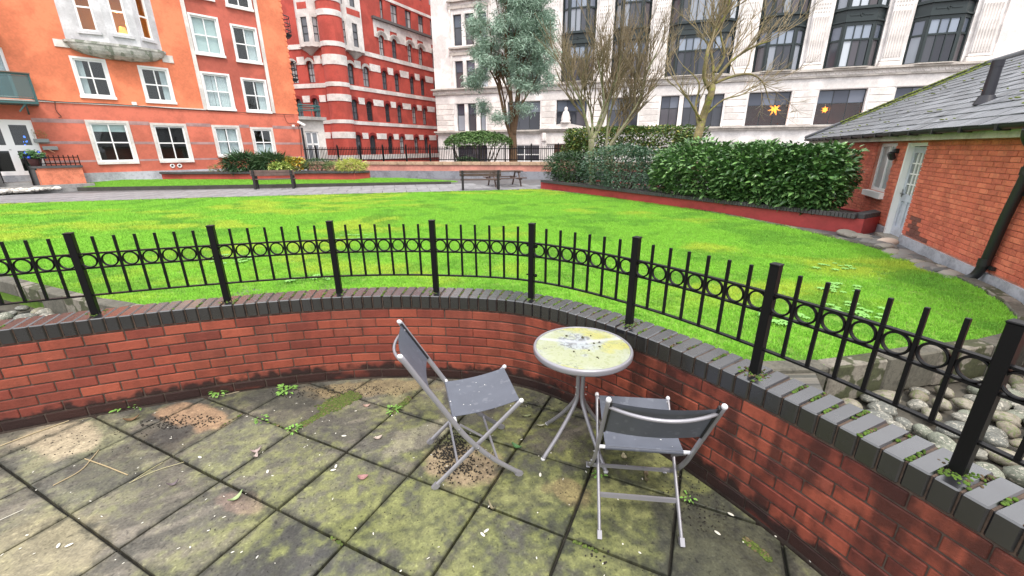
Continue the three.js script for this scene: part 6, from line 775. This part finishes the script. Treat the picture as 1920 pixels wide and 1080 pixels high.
  // dried drips and droppings on the seat
  const r = rng(seed), D = []; for (let i = 0; i < 7; i++) { const u = r() * 2 - 1, v = r(); D.push([u * sw * 0.9, lerp(0.443, 0.483, v) - 0.022 * (1 - Math.pow(2 * v - 1, 2)) * (1 - 0.35 * u * u) + 0.002, -lerp(0.13, 0.49, v), r() * 6, [0.5 + r() * 1.4, 0.25, 0.5 + r()]]); } instances('spots', new THREE.SphereGeometry(0.0028, 6, 4), std(0.7, 0.7, 0.68, 0.8), D, C).userData = { kind: 'stuff' };
  return C;
}
foldingChair('grey folding chair turned side-on toward the round table', -0.488, -2.028, [0.9665, -0.2565], 1);
foldingChair('grey folding chair seen from behind, tucked near the wall', 0.611, -1.504, [0.112, -0.9937], 2);
// ───────────────────────── round table ─────────────────────────
{
  const T0 = thing('bistro_table', 'small round glass-topped bistro table stained with green algae', 'table', [0.412, 0, -2.2]); const h = 0.695, rr = 0.288;
  mesh('rim', new THREE.LatheGeometry([[rr - 0.018, h - 0.034], [rr - 0.006, h - 0.036], [rr, h - 0.028], [rr + 0.001, h - 0.008], [rr - 0.004, h + 0.001], [rr - 0.013, h + 0.003], [rr - 0.0165, h - 0.002], [rr - 0.018, h - 0.034]].map(p => new THREE.Vector2(...p)), 72), frameM_, T0);
  const top = new THREE.CylinderGeometry(rr - 0.0165, rr - 0.0165, 0.006, 64).translate(0, h - 0.006, 0).toNonIndexed(); { const P = top.attributes.position, uv = top.attributes.uv; for (let i = 0; i < P.count; i++) uv.setXY(i, P.getX(i) / 0.6 + 0.5, P.getZ(i) / 0.6 + 0.5); }
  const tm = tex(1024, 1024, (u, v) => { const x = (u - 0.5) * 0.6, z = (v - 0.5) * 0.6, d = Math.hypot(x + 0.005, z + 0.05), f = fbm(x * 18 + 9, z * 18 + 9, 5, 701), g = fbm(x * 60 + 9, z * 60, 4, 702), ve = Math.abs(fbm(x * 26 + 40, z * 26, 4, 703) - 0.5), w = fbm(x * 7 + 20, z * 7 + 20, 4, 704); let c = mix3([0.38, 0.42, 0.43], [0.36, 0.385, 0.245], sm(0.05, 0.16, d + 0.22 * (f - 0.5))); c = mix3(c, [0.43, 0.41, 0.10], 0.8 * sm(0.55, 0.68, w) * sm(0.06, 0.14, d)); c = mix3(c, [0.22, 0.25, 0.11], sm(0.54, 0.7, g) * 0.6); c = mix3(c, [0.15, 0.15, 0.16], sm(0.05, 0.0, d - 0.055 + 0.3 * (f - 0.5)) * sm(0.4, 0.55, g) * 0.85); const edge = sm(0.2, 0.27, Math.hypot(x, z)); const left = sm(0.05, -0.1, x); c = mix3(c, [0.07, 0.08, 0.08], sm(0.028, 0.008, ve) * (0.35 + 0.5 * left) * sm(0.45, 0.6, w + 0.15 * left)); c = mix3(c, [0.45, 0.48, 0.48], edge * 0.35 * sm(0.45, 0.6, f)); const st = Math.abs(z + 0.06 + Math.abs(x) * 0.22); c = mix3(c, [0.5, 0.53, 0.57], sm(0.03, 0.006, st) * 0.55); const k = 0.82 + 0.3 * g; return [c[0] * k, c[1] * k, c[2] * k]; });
  tm.wrapS = tm.wrapT = THREE.ClampToEdgeWrapping; mesh('glass_top', top, new THREE.MeshPhysicalMaterial({ map: tm, roughness: 0.3, clearcoat: 0.5, clearcoatRoughness: 0.2, side: THREE.DoubleSide }), T0, null, true);
  // four tubes bundled, then splayed
  const feet = [[-0.228, 0.14], [-0.175, -0.2], [0.13, 0.247], [0.21, -0.14]]; for (const [fx, fz] of feet) { const l = Math.hypot(fx, fz), ux = fx / l, uz = fz / l, k = 0.021; const lg = mesh('leg', tube([V(ux * k, h - 0.03, uz * k), V(ux * k, 0.5, uz * k), V(ux * k, 0.36, uz * k), V(ux * (k + 0.012), 0.32, uz * (k + 0.012)), V(ux * l * 0.55, 0.15, uz * l * 0.55), V(fx, 0.012, fz)], 0.0125, 10, 5), frameM_, T0); mesh('foot', new THREE.SphereGeometry(0.0145, 10, 8).scale(1, 0.8, 1).translate(fx, 0.0115, fz), std(0.55, 0.55, 0.56, 0.6), lg); }
  mesh('bolts', [0.44, 0.39].flatMap(y => [V(0.03, y, 0.03), V(-0.03, y, 0.03)].map(p => new THREE.SphereGeometry(0.005, 8, 6).translate(p.x, p.y, p.z).toNonIndexed())), std(0.6, 0.6, 0.6, 0.3, 1), T0); mesh('underframe', [bx(-0.26, 0.26, h - 0.032, h - 0.014, -0.012, 0.012), bx(-0.012, 0.012, h - 0.0315, h - 0.0145, -0.26, 0.26)], frameM_, T0);
  const r = rng(711); const D = []; for (const [x, z] of [[-0.075, -0.15], [0.02, -0.12], [0.075, -0.15], [0.075, -0.045], [0.11, -0.06], [0.03, 0.045], [0.1, 0.0], [-0.06, 0.06], [0.06, 0.13], [0.065, 0.14], [0.02, -0.13]]) D.push([x, h - 0.001, z, r() * 6, 0.6 + 0.7 * r()]); instances('debris', new THREE.IcosahedronGeometry(0.008, 0).scale(1.3, 0.6, 0.9), std(0.05, 0.045, 0.02, 0.9), D, T0).userData = { kind: 'stuff' };
}
// ───────────────────────── leaves, twigs and litter on the flags ─────────────────────────
{
  const r = rng(801), px = (u, v) => { const F = 780, x0 = (u - 960) / F, y0 = -(v - 540) / F, c = Math.cos(R(0.25)), s = Math.sin(R(0.25)), x = c * x0 + s * y0, y = -s * x0 + c * y0, st = Math.sin(R(18.63)), ct = Math.cos(R(18.63)), dy = y * ct - st, dz = -(y * st + ct), t = -1.8 / dy; return [x * t, dz * t]; }; // pixel of the photograph to a point on the patio
  const lg = (l, w, curl) => { const n = 10, pos = [], q = (i, s) => { const t = i / n, ww = w * Math.pow(Math.sin(Math.PI * Math.min(0.999, t * 0.94 + 0.04)), 0.75); return [l * (t - 0.5), 0.0025 + curl * (t - 0.5) * (t - 0.5) * 4 * 0.012 + Math.abs(s) * 0.003 * curl, s * ww / 2]; }; for (let i = 0; i < n; i++) for (const s of [-1, 1]) { const a = q(i, 0), b = q(i + 1, 0), c = q(i + 1, s), e = q(i, s); pos.push(...a, ...b, ...c, ...a, ...c, ...e); } const g = new THREE.BufferGeometry(); g.setAttribute('position', new THREE.Float32BufferAttribute(pos, 3)); g.computeVertexNormals(); const g2 = g.clone().translate(0, -0.0012, 0); return mergeGeometries([g, g2]); };
  const leaf = (u, v, l, w, ry, c, lb, curl = 1) => { const [x, z] = px(u, v); const m = tag(mesh('fallen_leaf', lg(l, w, curl), surf(c, c.map(q => q * 0.7), { size: 0.1, n: 64, fine: 0.3, rough: 0.6 })), lb, 'leaf', 'fallen leaves on the patio'); m.position.set(x, 0.0015, z); m.rotation.y = ry; };
  leaf(681, 896, 0.06, 0.038, 0.1, [0.33, 0.17, 0.16], 'dull pink oval leaf lying flat on a flagstone'); leaf(709, 822, 0.055, 0.03, 0.5, [0.42, 0.34, 0.29], 'pale tan leaf with a dark rim on the flags behind the side-on chair'); leaf(481, 848, 0.06, 0.03, 0.6, [0.36, 0.28, 0.26], 'curled brown-pink leaf, larger of a pair', 2); leaf(480, 858, 0.035, 0.026, 1.4, [0.4, 0.33, 0.3], 'small curled leaf beside the larger of a pair', 2); leaf(326, 910, 0.055, 0.022, 0.7, [0.13, 0.10, 0.11], 'dark purple-brown leaf near the bundle of straw', 2); leaf(688, 762, 0.05, 0.03, 0.2, [0.40, 0.27, 0.22], 'pinkish leaf beside the moss strip by the wall'); leaf(969, 839, 0.075, 0.03, -0.6, [0.06, 0.16, 0.05], 'fresh dark green leaf beside the side-on chair', 1.5); leaf(443, 936, 0.08, 0.026, 1.1, [0.30, 0.38, 0.18], 'pale green leaf lying across a joint between flags', 2); leaf(1034, 790, 0.05, 0.022, 0.4, [0.55, 0.5, 0.4], 'cream leaf under the round table'); leaf(1014, 799, 0.06, 0.018, 0.05, [0.35, 0.34, 0.24], 'narrow grey-green leaf under the round table'); leaf(987, 781, 0.075, 0.022, 0.1, [0.2, 0.22, 0.1], 'long olive leaf between side-on chair and table'); leaf(1170, 858, 0.05, 0.032, 1.6, [0.45, 0.40, 0.25], 'mottled yellow leaf below the seat of the chair by the wall'); leaf(1211, 892, 0.06, 0.024, 1.2, [0.16, 0.12, 0.07], 'dark crumpled leaf under the chair by the wall', 3); leaf(1212, 903, 0.04, 0.02, 2.0, [0.13, 0.11, 0.06], 'small dark crumpled leaf scrap under the chair by the wall', 3); leaf(922, 955, 0.06, 0.014, -0.9, [0.25, 0.22, 0.14], 'dry curled leaf standing in a flag joint', 3); leaf(248, 788, 0.09, 0.04, 0.6, [0.16, 0.10, 0.05], 'large dead brown leaf at the foot of the wall', 2);
  const twig = (pts, rad, c, lb) => { const p = pts.map(q => { const [x, z] = px(q[0], q[1]); return V(x, 0.006 + (q[2] || 0), z); }), b = p[0].clone(); const g = thing('twig', lb, 'twig', [b.x, 0, b.z], 0, 'twigs and stalks on the patio'); mesh('stalk', tube(p.map(q => q.sub(V(b.x, 0, b.z))), rad, 6, 4), std(...c, 0.9), g); return g; };
  const tw = twig([[100, 912], [150, 885], [172, 862], [186, 845]], 0.0032, [0.34, 0.27, 0.16], 'long bent dry twig with a side branch on the flags'); { const [bx0, bz0] = [tw.position.x, tw.position.z]; const a = px(160, 862), b = px(200, 876), c = px(240, 892); mesh('side_branch', tube([V(a[0] - bx0, 0.008, a[1] - bz0), V(b[0] - bx0, 0.007, b[1] - bz0), V(c[0] - bx0, 0.006, c[1] - bz0)], 0.0034, 6, 4), std(0.36, 0.28, 0.16, 0.9), tw); }
  twig([[243, 907], [290, 885], [345, 868]], 0.0018, [0.42, 0.38, 0.22], 'thin pale straw across the flags, longer of two'); twig([[247, 905], [285, 880], [306, 868]], 0.0016, [0.42, 0.38, 0.22], 'thin pale straw crossing the longer straw'); twig([[0, 977], [44, 957]], 0.0014, [0.6, 0.58, 0.5], 'white stalk lying alone on a flagstone'); twig([[393, 745], [420, 742], [449, 735]], 0.002, [0.42, 0.36, 0.24], 'dry stalk at the foot of the wall by a weed'); twig([[0, 838], [60, 815], [130, 790]], 0.0035, [0.40, 0.33, 0.2], 'long dry stem along the foot of the wall');
  // weeds growing in joints
  const wl = leafGeo(0.035, 0.018, 0.2, 0.3); const weed = (u, v, n, s, lb) => { const [x, z] = px(u, v); const g = thing('weed', lb, 'weed', [x, 0, z], 0, 'small weeds in the patio joints'); const L = []; for (let i = 0; i < n; i++) { const a = r() * 6.28, d = 0.05 * s * Math.sqrt(r()); L.push([Math.cos(a) * d, 0.004 + 0.03 * s * r(), Math.sin(a) * d, -a, s * (0.6 + 0.6 * r()), (r() - 0.5) * 0.6, 0.5 * r()]); } instances('leaves', wl, LM.soft, L, g, () => { const k = 0.7 + 0.5 * r(); return [0.17 * k, 0.34 * k, 0.06 * k]; }).userData = { kind: 'stuff' }; };
  weed(410, 740, 26, 1, 'small bright green weed at the wall foot beside the dry stalk'); weed(538, 735, 34, 1.1, 'leafy light green weed at the foot of the wall'); weed(230, 768, 16, 0.9, 'low green weed under the brick wall'); weed(263, 763, 10, 0.7, 'tiny green weed under the brick wall'); weed(490, 788, 16, 0.7, 'tiny weed growing in a flag joint'); weed(550, 808, 24, 0.8, 'trailing weed at a crossing of flag joints'); weed(738, 770, 26, 0.8, 'trailing weed behind the side-on chair'); weed(1122, 893, 10, 0.7, 'tiny weed by the chair leg'); weed(1290, 935, 12, 0.6, 'weed at the joint near the wall by the chair');
  // moss strip and patches
  const ML = []; const mossLine = (a, b, n, w) => { const A = px(...a), B = px(...b); for (let i = 0; i < n; i++) { const t = r(), o = (r() + r() - 1) * w; const dx = B[0] - A[0], dz = B[1] - A[1], l = Math.hypot(dx, dz); ML.push([lerp(A[0], B[0], t) - dz / l * o, 0.001, lerp(A[1], B[1], t) + dx / l * o, r() * 6, [0.6 + r(), 0.4 + 0.5 * r(), 0.6 + r()]]); } };
  mossLine([562, 800], [672, 738], 700, 0.035); mossLine([620, 765], [668, 738], 1300, 0.085); mossLine([600, 770], [650, 745], 300, 0.1); mossLine([735, 775], [770, 745], 220, 0.03); mossLine([1395, 1010], [1445, 1050], 160, 0.02); mossLine([400, 808], [455, 776], 14, 0.006); mossLine([500, 791], [560, 812], 16, 0.006); mossLine([1075, 1016], [1120, 1033], 20, 0.008); mossLine([620, 1008], [646, 1022], 8, 0.006); 
  tag(instances('patio_moss', new THREE.IcosahedronGeometry(0.007, 1), std(1, 1, 1, 0.95), ML, scene, () => { const k = 0.6 + 0.8 * r(); return r() < 0.75 ? [0.065 * k, 0.095 * k, 0.014 * k] : [0.11 * k, 0.085 * k, 0.04 * k]; }), 'green moss growing over the flags by the wall', 'moss', null, 'stuff');
  // dark seeds and soil crumbs under the side-on chair and along the wall
  const DL = []; const crumb = (u, v, n, rx, rz, s = 1) => { const [x, z] = px(u, v); for (let i = 0; i < n; i++) { const a = r() * 6.28, d = Math.pow(r(), 0.7); DL.push([x + Math.cos(a) * d * rx, 0.003, z + Math.sin(a) * d * rz, r() * 6, [s * (0.5 + r()), s * (0.4 + 0.5 * r()), s * (0.5 + 0.6 * r())], r()]); } };
  crumb(850, 840, 420, 0.13, 0.15); crumb(868, 870, 160, 0.22, 0.16); crumb(850, 878, 90, 0.12, 0.05); crumb(340, 790, 160, 0.28, 0.09, 0.9); crumb(640, 735, 300, 0.6, 0.1, 0.8); crumb(1000, 760, 80, 0.4, 0.1, 0.8); crumb(1300, 940, 120, 0.15, 0.2, 0.8); crumb(900, 900, 130, 1.6, 0.7, 0.55); crumb(1120, 1045, 14, 0.08, 0.05); crumb(150, 830, 60, 0.5, 0.12, 0.7);
  tag(instances('soil_crumbs', new THREE.IcosahedronGeometry(0.006, 0), std(0.02, 0.017, 0.013, 0.9), DL), 'dark seeds and soil crumbs scattered over the flags', 'litter', null, 'stuff');
  const WLt = []; for (let i = 0; i < 170; i++) { const x = -3.2 + 4.6 * r(), z = -2.85 + 1.7 * r(); WLt.push([x, 0.003, z, r() * 6, [0.5 + 1.6 * r(), 0.3, 0.4 + 0.5 * r()]]); } for (const [u, v] of [[645, 818], [1013, 891], [905, 1003], [912, 996], [1345, 1000], [375, 858], [630, 875], [625, 882], [502, 885], [1370, 965], [130, 1023], [110, 1024]]) { const [x, z] = px(u, v); WLt.push([x, 0.004, z, r() * 6, [3.6, 0.8, 1.6]]); }
  tag(instances('pale_litter', new THREE.IcosahedronGeometry(0.0045, 1), std(0.62, 0.6, 0.52, 0.8), WLt), 'pale petals and flecks scattered over the flags', 'litter', null, 'stuff');
}
renderer.render(scene, camera);
